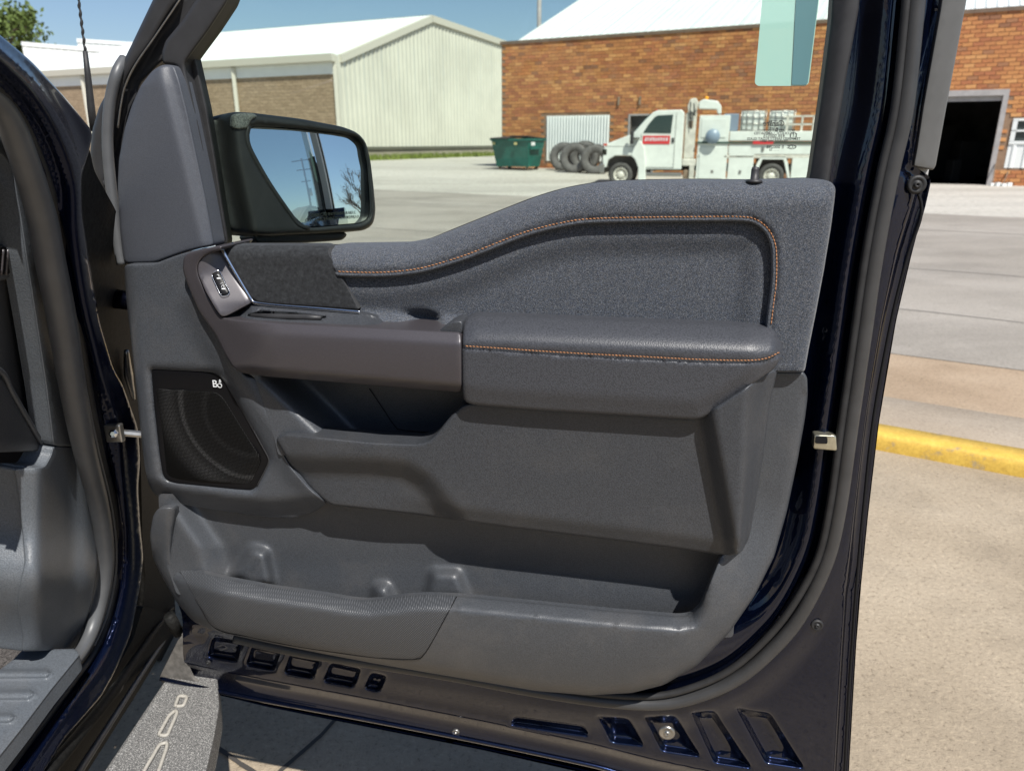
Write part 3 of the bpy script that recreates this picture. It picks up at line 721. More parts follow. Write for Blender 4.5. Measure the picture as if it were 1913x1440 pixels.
for (cu_, cv_, op_) in ((409, 519, 1), (418, 538.5, 0)):
    q = MB(); n0 = float(sw_n(np.array([cu_]), np.array([cv_]))[0]) + 0.0042
    q.tube([PD(cu_ - 3, cv_ + 1.5, n0), PD(cu_ + 3, cv_ + 1.5, n0)], 0.0016, 6)
    q.tube([PD(cu_ - 2 + 5 * math.cos(a) * 0.45, cv_ - 1.5 - 4.2 * math.sin(a), n0) for a in np.linspace(math.pi * (1 - 0.3 * op_), 0, 8)], 0.0005, 5)
    q.build('lock_icon', M['white_print'], lk)
q = MB(); n0 = float(sw_n(np.array([414.]), np.array([530.]))[0]) + 0.0042; q.tube([PD(412, 530, n0), PD(416, 529, n0)], 0.0005, 5); q.build('switch_divider', M['white_print'], lk)
SHF = [(414, 593), (426, 589), (470, 568), (500, 571), (674, 585), (698, 590), (711, 600), (708, 609), (717, 616), (529, 607), (437, 600)]
LEV = np.array([(456, 590), (486, 580), (560, 585), (598, 590), (624, 591), (596, 597), (540, 598), (480, 594)])
def shf_n(U, V):
    f_ = np.interp(U, [414, 437, 529, 717], [594, 600, 607, 616]); b_ = np.interp(U, [426, 470, 500, 674, 711], [589, 566, 570, 584, 598])
    f = np.clip((f_ - V) / (f_ - b_), 0, 1); n = 0.066 - 0.034 * f - 0.020 * ss(U, 490, 414)
    return n - 0.022 * ss(sdp(U, V, LEV), -0.5, 3.5)
patch('pull_cup_shelf', SHF, shf_n, M['plastic_dark'], door, r=3, step=3.6, skirt=0.012, lines=[rpoly([tuple(p) for p in LEV], 3, 3)])
q = MB(); q.tube([PD(470, 590, 0.046), PD(520, 592, 0.046), (PD(575, 593, 0.05)), PD(600, 593.5, 0.052)], [0.004, 0.005, 0.005, 0.003], 8); q.build('release_lever', M['trim_black'], door, True)
patch('shelf_end', [(822, 616), (838, 604), (850, 599), (864, 600), (864, 624), (820, 622)], 0.068, M['plastic_dark'], door, r=4, step=6, bevel=3, bd=0.003, skirt=0.04)
sweep('chrome_strip', [(436, 456, 0.018), (424, 460, 0.026), (416, 467, 0.032), (424, 482, 0.034), (446, 520, 0.035), (468, 557, 0.035), (474, 564, 0.035), (484, 567, 0.035), (520, 571, 0.035), (600, 577, 0.035), (673, 583, 0.035)], 0.0028, M['chrome'], door, 5, 8)
# cubby behind the pull
def cav_n(U, V):
    n = 0.036 - 0.092 * ss(U - np.interp(V, [700, 830], [500, 636]), -30, 60)
    return n
patch('cubby_liner', [(452, 690), (600, 700), (880, 725), (900, 850), (520, 850), (505, 790), (476, 706)], cav_n, M['plastic'], door, r=5, step=9, skirt=0.0)
sweep('cubby_seam', [(690, 726, -0.054), (716, 764, -0.054), (738, 796, -0.054), (752, 803, -0.054), (812, 809, -0.054)], 0.0008, M['black'], door, 8, 5)

# armrest
ARM = [(866, 604), (872, 592), (888, 588), (960, 590), (1200, 600), (1420, 608), (1444, 612), (1458, 624), (1463, 645), (1461, 666), (1446, 690), (1400, 722), (1345, 762), (1312, 781), (1296, 784), (1200, 778), (1000, 766), (884, 756), (868, 750), (864, 735), (863, 660)]
AST = [(866, 646), (930, 650), (1000, 655), (1100, 661), (1200, 666), (1300, 671), (1390, 673), (1428, 670), (1448, 662), (1461, 655)]
ASC = crom(AST, 9)
def arm_n(U, V):
    top = np.interp(U, [866, 888, 960, 1200, 1444, 1463], [592, 588, 590, 600, 610, 640])
    n = 0.040 + 0.046 * np.sqrt(ss(V - top, 0, 56))
    bot = np.interp(U, [864, 884, 1000, 1200, 1300, 1345, 1400, 1446, 1461], [750, 756, 766, 778, 784, 762, 722, 690, 666])
    n = n - 0.007 * ss(bot - V, 40, 0) - 0.012 * ss(U, 1395, 1462)
    d, s_ = seg_dist(U, V, ASC)
    return n - 0.003 * np.exp(-((d * s_ - 3.5) / 2.2) ** 2)
tA = np.gradient(ASC, axis=0); tA /= np.linalg.norm(tA, axis=1)[:, None]; nA = np.stack([-tA[:, 1], tA[:, 0]], 1)
arm = patch('armrest', ARM, arm_n, M['leather'], door, r=12, step=7, bevel=7, bd=0.005, skirt=0.06, lines=[ASC + nA * 3.5, ASC, ASC + nA * 7])
stitches('orange_stitching', AST, arm_n, arm, 6.5, 0.0008)

# map pocket face and the column under the armrest
MAP = [(514, 819), (529, 809), (600, 816), (700, 826), (778, 829), (800, 824), (816, 810), (838, 782), (864, 756), (884, 752), (1000, 760), (1296, 780), (1340, 758), (1446, 688), (1452, 694), (1440, 745), (1426, 850), (1413, 930), (1402, 995), (1392, 1025), (1374, 1037), (1345, 1036), (1250, 1022), (1100, 1003), (960, 986), (850, 971), (780, 961), (700, 952), (617, 943), (580, 912), (544, 870)]
STEP = np.array([(480, 868), (600, 872), (700, 874), (755, 880), (790, 900), (815, 932), (850, 975), (850, 1100), (480, 1100)])
def map_n(U, V):
    n = np.full(U.shape, 0.056)
    n = n - 0.010 * ss(U, 600, 515)
    n = n - 0.026 * ss(sdp(U, V, STEP), -26, 22)
    cr = np.interp(V, [780, 960, 1040], [1302, 1336, 1352]); rr = np.interp(V, [690, 745, 850, 930, 1030], [1452, 1440, 1426, 1413, 1392])
    f = np.clip((U - cr) / (rr - cr), 0, 1.2)
    n = n + np.where(U > cr - 14, 0.030 * ss(U - cr, -4, 38), 0) - 0.050 * ss(f, 0.62, 1.0)
    bot = np.interp(U, [617, 700, 850, 960, 1100, 1250, 1345, 1400], [943, 952, 971, 986, 1003, 1022, 1036, 1030])
    return n - 0.010 * ss(bot - V, 30, 0) * ss(U, 700, 860)
patch('map_pocket', MAP, map_n, M['plastic_dark'], door, r=10, step=7, bevel=5, bd=0.006, skirt=0.045)

# lower storage pocket: inner wall with moulded ribs, outer lip, ribbed kick guard
BMP = [([(430, 1075), (470, 1020), (500, 1028), (512, 1092), (470, 1100)], 0.030), ([(692, 1130), (700, 1092), (724, 1090), (742, 1130)], 0.022), ([(792, 1120), (806, 1064), (858, 1066), (876, 1120)], 0.022)]
def inw_n(U, V):
    n = np.full(U.shape, -0.026)
    n = n + 0.010 * ss(V, 1040, 1140)
    n = n + 0.040 * ss(U - np.interp(V, [940, 1020, 1100], [345, 400, 425]), 26, -40)
    for P, h in BMP: n = n + h * ss(sdp(U, V, rpoly(P, 8, 8)), -10, 14)
    return n
patch('pocket_wall', [(296, 922), (620, 925), (1380, 1010), (1370, 1190), (1280, 1190), (700, 1160), (330, 1110), (300, 1020)], inw_n, M['plastic_low'], door, r=8, step=7, skirt=0.0)
LIPT = [(331, 950), (324, 985), (319, 1030), (325, 1056), (420, 1080), (500, 1095), (600, 1109), (660, 1119), (690, 1121), (720, 1118), (760, 1112), (800, 1110), (855, 1112), (1000, 1126), (1150, 1141), (1268, 1151), (1290, 1148), (1309, 1130), (1324, 1092), (1347, 1037)]
LIP = [(297, 947), (331, 947)] + LIPT[1:] + [(1356, 1030), (1372, 1010), (1384, 960), (1400, 860), (1414, 760), (1424, 694), (1500, 694), (1508, 704), (1509, 740), (1504, 780), (1490, 860), (1470, 955), (1446, 1040), (1410, 1112), (1362, 1182), (1302, 1243), (1240, 1279), (1180, 1294), (1100, 1298), (1000, 1290), (900, 1273), (800, 1256), (700, 1239), (600, 1220), (500, 1200), (400, 1178), (360, 1160), (330, 1125), (300, 1072), (285, 1040), (280, 1000), (286, 962)]
LOWE = [(285, 1040), (300, 1072), (330, 1125), (360, 1160), (400, 1178), (500, 1200), (600, 1220), (700, 1239), (800, 1256), (900, 1273), (1000, 1290), (1100, 1298), (1180, 1294), (1240, 1279), (1302, 1243), (1362, 1182), (1410, 1112), (1446, 1040), (1470, 955), (1490, 860), (1504, 780), (1509, 740)]
def lip_n(U, V):
    n = 0.034 + 0.042 * ss(U, 300, 430) - 0.040 * ss(V - U * 0.55, 420, 130) * ss(U, 1150, 1300)
    n = n - 0.020 * ss(U, 1240, 1400)
    dl, _ = seg_dist(U, V, np.array(LOWE)); n = n - 0.040 * (1 - rnd(dl, 105)) * ss(U, 1480, 1200) - 0.012 * (1 - rnd(dl, 18))
    dt, _ = seg_dist(U, V, np.array(LIPT)); n = n - (0.026 * np.clip(1 - dt / 27, 0, 1) + 0.004 * np.exp(-dt / 12)) * ss(U, 1335, 1280) * ss(U, 300, 350)
    return n
patch('pocket_lip', LIP, lip_n, M['plastic_low'], door, r=9, step=8, bevel=4, bd=0.004, skirt=0.008, lines=[np.array(LIPT) + np.array([[0, k]]) for k in (6, 13, 19, 23, 25, 27, 31)])
patch('kick_guard', [(332, 1060), (420, 1082), (500, 1097), (600, 1111), (660, 1121), (690, 1123), (720, 1120), (760, 1114), (800, 1112), (853, 1114), (838, 1142), (812, 1190), (792, 1222), (774, 1231), (700, 1228), (560, 1208), (470, 1190), (404, 1174), (372, 1130)], lambda U, V: lip_n(U, V) + 0.0012, M['kick'], door, r=6, step=8, bevel=1.5, bd=0.0008, skirt=0.003)
GS_ = [(853, 1114), (838, 1142), (812, 1190), (792, 1222), (774, 1231), (700, 1228), (560, 1208), (470, 1190), (404, 1174), (372, 1130), (332, 1060)]
sweep('guard_seam', [(a, b, float(lip_n(np.array([float(a)]), np.array([float(b)]))[0]) + 0.0006) for a, b in GS_], 0.0009, M['black'], door, 6, 5)
# lock knob on the sill
c = PD(1409, 338, 0.006); q = MB(); q.lathe([(0.0, 0.0), (0.011, 0.0), (0.010, 0.003), (0.0052, 0.004), (0.0052, 0.016), (0.0045, 0.019), (0.0, 0.0205)], 16, Matrix.Translation(c - Vector((0, 0, 0.002))))
q.build('lock_knob', M['trim_black'], door, True)
# check strap, hinges
q = MB()
q.tube([PY(207, 806, 1.215), PY(270, 812, 1.235)], 0.0065, 8); q.box(PY(214, 808, 1.21), (0.03, 0.012, 0.034), None, 0.003); q.build('check_strap', M['steel'], door)
c = PY(213, 809, 1.19); q = MB(); q.lathe([(0.0, 0), (0.0075, 0), (0.0075, 0.005), (0.004, 0.0075), (0, 0.0075)], 6, Matrix.Translation(c) @ Vector((0.2, -1, 0.2)).to_track_quat('Z', 'Y').to_matrix().to_4x4()); q.build('strap_bolt', M['chrome'], door)
q = MB(); q.tube([PY(212, 558, 1.25), PY(275, 566, 1.27)], 0.017, 12); q.build('upper_hinge', M['paint_dark'], door, True)
q = MB(); q.tube([PY(316, 1150, 1.25), PY(334, 1182, 1.27)], 0.011, 10); q.build('lower_hinge', M['ecoat'], door, True)

# ---- wing mirror outside the window
GLS = [(468, 239), (482, 237), (560, 243), (640, 252), (663, 257), (676, 270), (684, 310), (689, 380), (688, 406), (676, 416), (580, 424), (566, 420), (548, 402), (508, 345), (480, 297), (467, 268), (466, 248)]
MC = PY(580, 330, 1.33); MN = Vector((0.655, -0.752, 0.135)).normalized()
mproj = plane_proj(MC + MN * 0.0, MN)
GLR = rpoly(GLS, 8, 6)
HSG = [(386, 221), (418, 213), (440, 209), (470, 211), (560, 222), (640, 237), (668, 248), (684, 266), (692, 300), (698, 350), (702, 395), (697, 420), (680, 431), (600, 436), (500, 441), (440, 436), (424, 428), (412, 380), (398, 290)]
def hs_n(U, V):
    sd = sdp(U, V, GLR); n = 0.014 - 0.03 * ss(sd, -6, 1)
    return n - 0.05 * ss(U - np.interp(V, [215, 300, 440], [436, 446, 476]), 4, -34)
mir = patch('wing_mirror', HSG, hs_n, M['trim_black'], door, r=12, step=8, bevel=10, bd=0.016, skirt=0.05, proj=mproj, back=MN, lines=[GLR, ring_off(GLR, -3), ring_off(GLR, -6), ring_off(GLR, 1.5)])
def conv(U, V):
    X = mproj(U, V, 0.0 * U); d2 = ((X - np.array(MC)) ** 2).sum(-1); return -d2 / (2 * 1.3)
patch('mirror_glass', GLS, conv, M['mirror'], mir, r=8, step=9, skirt=0.004, proj=mproj, back=MN)
patch('mirror_cap_corner', [(431, 215), (450, 211), (474, 212), (482, 218), (468, 226), (464, 240), (444, 243), (428, 238)], lambda U, V: hs_n(U, V) + 0.004, grained('textured_grey_mirror_cap', (0.16, 0.165, 0.16), 0.6, 420, 0.5, 0.4), mir, r=6, step=6, bevel=4, bd=0.006, skirt=0.012, proj=mproj, back=MN)  # lighter grey paints sunlight onto this corner of the black housing
P_ = crom([(468, 236), (464, 252), (467, 272), (480, 299), (508, 347), (546, 402), (562, 421), (580, 426)], 7)
v_, f_ = tube_geo([Vector(p) for p in mproj(P_[:, 0] - 3, P_[:, 1], np.full(len(P_), 0.012))], 0.0042, 8); mk('mirror_rim', v_, f_, M['trim_black'], mir)
patch('mirror_foot', [(470, 438), (560, 432), (640, 432), (650, 438), (640, 449), (560, 454), (480, 455)], -0.012, M['trim_black'], mir, r=6, step=12, bevel=5, bd=0.006, skirt=0.06, proj=mproj, back=MN)
mx_ = Vector((0, 0, 1)).cross(MN).normalized()
for k, body in enumerate(('OBJECTS IN MIRROR ARE', 'CLOSER THAN THEY APPEAR')):
    c = Vector(mproj(np.array([624.]), np.array([400.0 + 8.5 * k]), np.array([0.003]))[0])
    text_mesh('mirror_lettering', body, 0.0078, M['etch'], mir, c, mx_, MN.cross(mx_), 0.0001, False, 'CENTER')
# rubber line where the glass enters the door
sweep('belt_moulding', [(405, 460, -0.035), (560, 459, -0.035)] + [(a, b + 3, -0.035) for a, b in TOPE[1:]], 0.004, M['rubber'], door, 12, 6)
# ================================================================ the truck the door belongs to
truck = empty('pickup_truck', (-1.2, 1.0, 0.0), 'navy pickup truck cab with its doorway open, dashboard end and running board', 'pickup truck')
CABN = np.array([0.994, 0.107, -0.24]); CABN /= np.linalg.norm(CABN)
CAB0 = np.array(PY(232, 600, 1.235))
cabp = plane_proj(CAB0, CABN)
def PC(u, v, n=0.0): return Vector(cabp(np.array([u]), np.array([v]), np.array([n]))[0])
def cpatch(name, pts, nf, mat, parent, **kw):
    kw.setdefault('skirt', 0.01); return patch(name, pts, nf, mat, parent, proj=cabp, back=CABN, **kw)
def csweep(name, pts, rad, mat, parent, step=9, seg=10, flat=None):
    C = crom(pts, step); P = [PC(c[0], c[1], c[2]) for c in C]
    rr = rad if not hasattr(rad, '__len__') else list(np.interp(np.linspace(0, 1, len(P)), np.linspace(0, 1, len(rad)), rad))
    v, f = tube_geo(P, rr, seg); return mk(name, v, f, mat, parent, True)
# painted door aperture and A-pillar
APT = [(-60, 16), (0, 66), (60, 116), (120, 181), (174, 247), (166, 285), (152, 330), (154, 400), (166, 480), (186, 600), (212, 690), (230, 720), (258, 800), (262, 860), (258, 911), (262, 980), (268, 1040), (262, 1092), (254, 1135), (245, 1182), (217, 1250), (190, 1300), (120, 1380), (84, 1440), (60, 1480), (20, 1480), (40, 1440), (110, 1340), (170, 1250), (205, 1180), (228, 1090), (229, 1000), (214, 900), (190, 780), (165, 640), (145, 560), (125, 460), (100, 370), (60, 270), (20, 200), (-60, 110)]
BLUEC = crom([(-60, 60), (0, 110), (60, 170), (110, 250), (140, 340), (146, 440), (165, 560), (195, 680), (226, 780), (240, 900), (250, 1000), (248, 1090), (228, 1180), (196, 1250), (120, 1350), (60, 1440), (30, 1480)], 12)
def apt_n(U, V):
    d, s_ = seg_dist(U, V, BLUEC)
    n = np.where(s_ > 0, 0.012 * np.exp(-(d / 16.0) ** 2) - 0.010 * ss(d, 10, 40), np.where(V > 560, 0.012 + 0.00055 * d * ss(V, 560, 700), 0.012 * np.exp(-(d / 16.0) ** 2) - 0.010 * ss(d, 10, 40)))
    # pillar creases
    for off, h in ((18, 0.004), (-14, 0.004), (34, 0.005)):
        n = n + h * 0.6 * ss(np.abs(d * s_ - off), 6, 0) * ss(V, 420, 260)
    return n
cpatch('door_aperture', APT, apt_n, M['paint_jamb'], truck, r=14, step=6, bevel=4, bd=0.006, skirt=0.03, lines=[line_off(BLUEC, k) for k in (-24, -19, -16.5, -14, -11.5, -9, -4, 0, 4, 9, 13, 15.5, 18, 20.5, 23, 29, 31.5, 34, 36.5, 39)])
cpatch('hinge_face', [(124, 262), (166, 272), (176, 320), (215, 390), (250, 480), (270, 560), (280, 690), (300, 850), (315, 930), (330, 1180), (300, 1240), (262, 1180), (272, 1080), (266, 1000), (262, 812), (226, 722), (186, 610), (160, 480), (148, 400), (140, 330)], lambda U, V: -0.022 - 0.02 * ss(V, 900, 1100), M['ecoat'], truck, r=14, step=12, skirt=0.02)
csweep('stamped_rib', [(236, 655, -0.012), (240, 700, -0.012), (250, 745, -0.012)], [0.004, 0.008, 0.003], M['steel'], truck)
# rubber seal round the opening
csweep('door_seal', [(-30, 165, -0.02), (8, 205, -0.02), (46, 300, -0.02), (76, 400, -0.02), (92, 480, -0.02), (115, 600, -0.02), (134, 720, -0.02), (158, 840, -0.022), (186, 950, -0.024), (196, 1050, -0.024), (182, 1140, -0.024), (158, 1205, -0.024), (118, 1262, -0.024), (66, 1336, -0.024), (10, 1410, -0.024), (-30, 1462, -0.024)], [0.010, 0.016, 0.0175, 0.0185, 0.019, 0.019, 0.0185, 0.018, 0.017, 0.016, 0.014, 0.012, 0.010, 0.009], M['rubber_grey'], truck)
csweep('seal_lip', [(-30, 150, -0.016), (24, 200, -0.016), (72, 300, -0.016), (104, 400, -0.016), (122, 480, -0.016), (144, 600, -0.016), (163, 720, -0.016), (186, 840, -0.018), (214, 950, -0.018), (222, 1050, -0.018), (206, 1140, -0.018), (180, 1210, -0.018), (142, 1264, -0.018), (88, 1338, -0.018), (34, 1408, -0.018), (-6, 1462, -0.018)], 0.0075, M['rubber'], truck, seg=8)
for k, off in enumerate((7, 13)):
    csweep('seal_rib', [(46 + off + 12, 300, -0.008), (76 + off + 14, 400, -0.007), (92 + off + 14, 480, -0.006), (115 + off + 14, 600, -0.006), (134 + off + 12, 720, -0.006), (158 + off + 12, 840, -0.008), (186 + off + 10, 950, -0.01), (196 + off + 9, 1050, -0.011), (182 + off + 8, 1140, -0.012), (158 + off + 5, 1205, -0.014)], 0.0022, M['rubber_grey'], truck, seg=6)
# dashboard end, garnish, kick panel, sill plate, carpet
dash = cpatch('dashboard_end', [(-80, 322), (0, 330), (14, 336), (26, 372), (36, 410), (48, 480), (66, 600), (84, 720), (98, 830), (78, 843), (-80, 846)], lambda U, V: -0.10 + 0.012 * ss(U - np.interp(V, [330, 480, 720, 830], [14, 48, 84, 98]), -26, -4) + 0.02 * ss(U, 40, -40), M['plastic_dark'], truck, r=10, step=10, bevel=6, bd=0.008, skirt=0.06)
vent = cpatch('air_vent', [(-60, 462), (26, 455), (32, 460), (41, 508), (36, 517), (2, 524), (-60, 536)], -0.083, M['plastic'], dash, r=6, step=10, bevel=5, bd=0.006, skirt=0.02)
cpatch('vent_opening', [(-60, 468), (24, 461), (27, 466), (30, 504), (24, 510), (-60, 522)], -0.0815, M['black'], vent, r=4, step=12, skirt=0.002)
for uu in (-14, 6, 15): csweep('vent_slat', [(uu, 466, -0.08), (uu - 4, 514, -0.08)], 0.002, M['bezel'], vent, seg=6)
cpatch('glovebox_door', [(-80, 690), (2, 704), (18, 730), (78, 838), (70, 843), (-80, 846)], -0.078, M['plastic_dark'], dash, r=7, step=12, bevel=4, bd=0.005, skirt=0.012)
csweep('glovebox_trim', [(-60, 668, -0.078), (0, 692, -0.078), (26, 738, -0.078), (84, 838, -0.078)], 0.004, M['plastic'], dash, seg=8)
cpatch('pillar_garnish', [(-40, 255), (8, 296), (22, 322), (28, 360), (36, 405), (47, 480), (66, 600), (84, 720), (98, 833), (150, 834), (118, 700), (98, 600), (76, 480), (60, 400), (40, 320), (10, 262), (-40, 210)], lambda U, V: -0.062 + 0.01 * ss(V, 300, 500), M['plastic_cab'], truck, r=10, step=9, bevel=4, bd=0.006, skirt=0.03)
def kick_n(U, V):
    return -0.055 + 0.022 * np.exp(-((V - 1085) / 70.0) ** 2) - 0.03 * ss(U, 80, 20) + 0.012 * ss(U, 130, 170)
cpatch('kick_panel', [(98, 833), (150, 834), (162, 900), (180, 980), (182, 1050), (170, 1130), (150, 1200), (134, 1214), (40, 1216), (42, 1190), (33, 1130), (38, 1085), (46, 1050), (42, 1000), (36, 940), (27, 878), (30, 874), (82, 872), (94, 850)], kick_n, M['plastic_cab'], truck, r=6, step=9, bevel=3, bd=0.004, skirt=0.04)
RIBS = [[(-60, 1252), (88, 1250), (96, 1258), (86, 1265), (-60, 1266)], [(-60, 1291), (56, 1288), (66, 1296), (52, 1305), (-60, 1306)], [(-60, 1334), (20, 1332), (29, 1340), (18, 1348), (-60, 1350)]]
def sill_n(U, V):
    n = -0.05 + 0 * U
    for P in RIBS: n = n + 0.008 * ss(sdp(U, V, np.array(P, float)), -3, 4)
    return n
ZS = PC(100, 1212, -0.05).z
sproj = plane_proj((0, 0, ZS), (0, 0, 1))
patch('sill_plate', [(42, 1213), (140, 1211), (150, 1222), (96, 1288), (40, 1362), (0, 1412), (-60, 1480), (-80, 1480), (-80, 1310), (0, 1250), (24, 1232)], lambda U, V: sill_n(U, V) + 0.05, M['plastic_cab'], truck, r=5, step=6, bevel=3, bd=0.004, skirt=0.03, proj=sproj, back=(0, 0, 1), lines=[ring_off(rpoly(P, 2, 5), k) for P in RIBS for k in (-3, 0, 4)])
M['carpet'] = simple('dark_loop_carpet', (0.085, 0.078, 0.075), 0.95, spec=0.1, var=0.7, vscale=260, bscale=420, bstr=0.8, bdist=0.004)
cproj = plane_proj((0, 0, ZS - 0.05), (0, 0, 1))
patch('carpet', [(-90, 985), (60, 985), (62, 1060), (60, 1220), (0, 1262), (-90, 1330)], 0.0, M['carpet'], truck, r=4, step=14, skirt=0.02, proj=cproj, back=(0, 0, 1))
cpatch('footwell_shroud', [(-90, 800), (120, 800), (110, 1040), (-90, 1040)], -0.24, M['black'], truck, r=4, step=30, skirt=0.02)  # black sheet stands in for the deep shade of the footwell
# rocker rails under the opening
csweep('rocker_moulding', [(322, 1136, -0.03), (280, 1192, -0.012), (236, 1256, 0.0), (206, 1300, 0.008), (150, 1370, 0.014), (98, 1432, 0.018), (70, 1470, 0.02)], [0.006, 0.009, 0.011, 0.011, 0.012, 0.013], M['ecoat'], truck, seg=10)
csweep('rocker_clip', [(220, 1281, 0.004), (211, 1294, 0.006)], 0.0125, M['trim_black'], truck, seg=10)
csweep('pinch_flange', [(307, 1195, -0.03), (262, 1262, -0.014), (216, 1334, -0.004), (158, 1424, 0.006), (126, 1475, 0.01)], [0.005, 0.0065, 0.0075, 0.0085], M['rubber_grey'], truck, seg=8)
cpatch('rocker_panel', [(322, 1150), (306, 1210), (262, 1285), (170, 1430), (140, 1480), (40, 1480), (110, 1400), (190, 1300), (250, 1190), (268, 1130)], -0.025, M['ecoat'], truck, r=6, step=14, skirt=0.02)
# running board
M['board'] = None
def board_mat():
    m, nt, b = material('gritty_grey_tread_coating'); vec = coords(nt)
    f = noise(nt, vec, 420, 2, 0.75); c = ramp(nt, f, [(0.36, (0.07, 0.07, 0.07)), (0.52, (0.135, 0.133, 0.128)), (0.68, (0.42, 0.41, 0.395))])
    nt.links.new(c, b.inputs['Base Color']); b.inputs['Roughness'].default_value = 0.65; bump(nt, b, f, 0.5, 0.002); return m
M['board'] = board_mat()
ZB = 0.44
zproj = plane_proj((0, 0, ZB), (0, 0, 1))
LET = [[(262, 1452), (298, 1390), (312, 1386), (312, 1394), (292, 1452)], [(296, 1372), (316, 1336), (328, 1326), (331, 1331), (312, 1374)], [(327, 1319), (334, 1299), (350, 1301), (343, 1318)]]
def board_n(U, V):
    n = 0.0 * U
    for P in LET:
        n = n - 0.002 * ss(sdp(U, V, np.array(P, float)), -1, 3)
    l = np.interp(V, [1225, 1275, 1440], [336, 306, 195]); n = n - 0.003 * ss(np.abs(U - l - 16), 3, 1)
    return n
patch('running_board', [(345, 1190), (330, 1230), (306, 1275), (195, 1441), (168, 1482), (372, 1482), (386, 1440), (400, 1378), (410, 1322), (409, 1300), (400, 1190)], board_n, M['board'], truck, r=5, step=4.5, bevel=4, bd=0.004, skirt=0.05, proj=zproj, back=(0, 0, 1))
LM = simple('worn_raised_lettering', (0.36, 0.34, 0.3), 0.7, var=0.2, vscale=200)
for P in LET:
    B_ = rpoly(P, 4, 4); P3 = [Vector(p) for p in zproj(B_[:, 0], B_[:, 1], np.full(len(B_), 0.002))]; v_, f_ = tube_geo(P3 + [P3[0]], 0.0035, 6, False); mk('raised_letter', v_, f_, LM, bpy.data.objects['running_board'])
# antenna on the wing
an = MB(); an.tube([PY(176, 246, 1.75), PY(170, 200, 1.75), PY(164, 140, 1.75), PY(159, 96, 1.75)], [0.0085, 0.008, 0.0065, 0.005], 10)
ant = an.build('antenna', M['rubber'], truck, True)
C_ = [PY(159 - 14 * t + 0.8 * math.sin(t * 40), 96 - 110 * t, 1.75) for t in np.linspace(0, 1, 40)]
v_, f_ = tube_geo(C_, [0.0028 + 0.0006 * math.sin(i * 1.1) for i in range(40)], 8); mk('antenna_mast', v_, f_, M['rubber'], ant)
# the rest of the cab, mostly behind the camera's left shoulder: roof, rear side with window, wing
q = MB(); q.box((-1.32, 0.15, 0.85), (0.55, 0.55, 0.22), None, 0.07); q.build('seat_cushion', M['suede'], truck)
q = MB(); q.box((-1.32, -0.2, 1.25), (0.52, 0.2, 0.85), None, 0.08); q.build('seat_back', M['suede'], truck)
q = MB(); q.box((-1.32, -0.22, 1.76), (0.28, 0.12, 0.2), None, 0.05); q.build('headrest', M['suede'], truck)
q = MB(); q.box((-1.72, 0.0, 1.93), (1.5, 2.2, 0.06), None, 0.025); q.build('roof', M['paint'], truck)
q = MB(); q.box((-0.93, -0.95, 0.95), (0.10, 1.3, 0.95), None, 0.03); q.build('rear_door', M['paint'], truck)
q = MB(); q.box((-0.98, -0.36, 1.62), (0.06, 0.14, 0.6), None, 0.02); q.build('center_pillar', M['trim_black'], truck)
q = MB(); q.box((-1.35, 2.05, 0.85), (0.9, 1.3, 0.62), None, 0.08); q.build('front_wing', M['paint'], truck)
# ================================================================ ground, road, kerb
M['lot'] = concrete('tan_concrete', (0.28, 0.226, 0.16), (0.36, 0.295, 0.215), (0.43, 0.36, 0.27), 1.0, 60, bstr=0.9, streak=((1.5, 1.5, 1), R(10), 0.8))
M['apron'] = concrete('pale_yard_concrete', (0.39, 0.365, 0.32), (0.45, 0.425, 0.375), (0.5, 0.475, 0.425), 0.12, 8, bstr=0.2, streak=((0.05, 0.5, 1), R(-20), 0.8))
M['asphalt'] = concrete('worn_grey_road', (0.255, 0.23, 0.197), (0.31, 0.282, 0.245), (0.355, 0.325, 0.287), 0.35, 60, bstr=0.3, streak=((0.5, 0.9, 1), R(20), 0.84))
M['gutter'] = concrete('sandy_gutter', (0.26, 0.19, 0.125), (0.34, 0.255, 0.175), (0.4, 0.31, 0.22), 1.2, 60, bstr=0.5)
M['walk'] = concrete('grey_kerb_concrete', (0.30, 0.245, 0.185), (0.35, 0.29, 0.222), (0.39, 0.33, 0.26), 1.5, 70)
def zg(x, y):
    a = min(1, max(0, (y - 24) / 14)); b = min(1, max(0, (14 - x) / 12)); a = a * a * (3 - 2 * a); b = b * b * (3 - 2 * b)
    return 0.34 * a * b
gx = [-300, -150, -80] + [-50 + 2.0 * i for i in range(51)] + [80, 150, 300]; gy = [-300, -100, -40, -12, 0] + [4 + 2.0 * i for i in range(40)] + [100, 180, 300, 600]
mk('ground', [(x, y, zg(x, y)) for y in gy for x in gx], [(j * len(gx) + i, j * len(gx) + i + 1, (j + 1) * len(gx) + i + 1, (j + 1) * len(gx) + i) for j in range(len(gy) - 1) for i in range(len(gx) - 1)], M['lot'])['kind'] = 'structure'
KA, KB = PZ(1633, 838), PZ(1912, 891); KD = (KB - KA).normalized(); KN = Vector((-KD.y, KD.x, 0))
if KN.y < 0: KN = -KN                      # away from the camera
def strip(name, d0, d1, z, mat, l0=-40, l1=40, seg=1):
    v = []; f = []
    for i in range(seg + 1):
        t = l0 + (l1 - l0) * i / seg
        for d in (d0, d1): p = KA + KD * t + KN * d; v.append((p.x, p.y, z))
    for i in range(seg): f.append((2 * i, 2 * i + 2, 2 * i + 3, 2 * i + 1))
    return mk(name, v, f, mat)
def kdist(u, v): return (PZ(u, v) - KA).dot(KN)
d_gut, d_asp, d_far = kdist(1641, 754), kdist(1658, 661), kdist(1740, 400)
strip('gutter_apron', d_gut, d_asp + 0.02, 0.004, M['gutter'])['kind'] = 'structure'
road = strip('road', d_asp, d_far, 0.008, M['asphalt']); road['kind'] = 'structure'
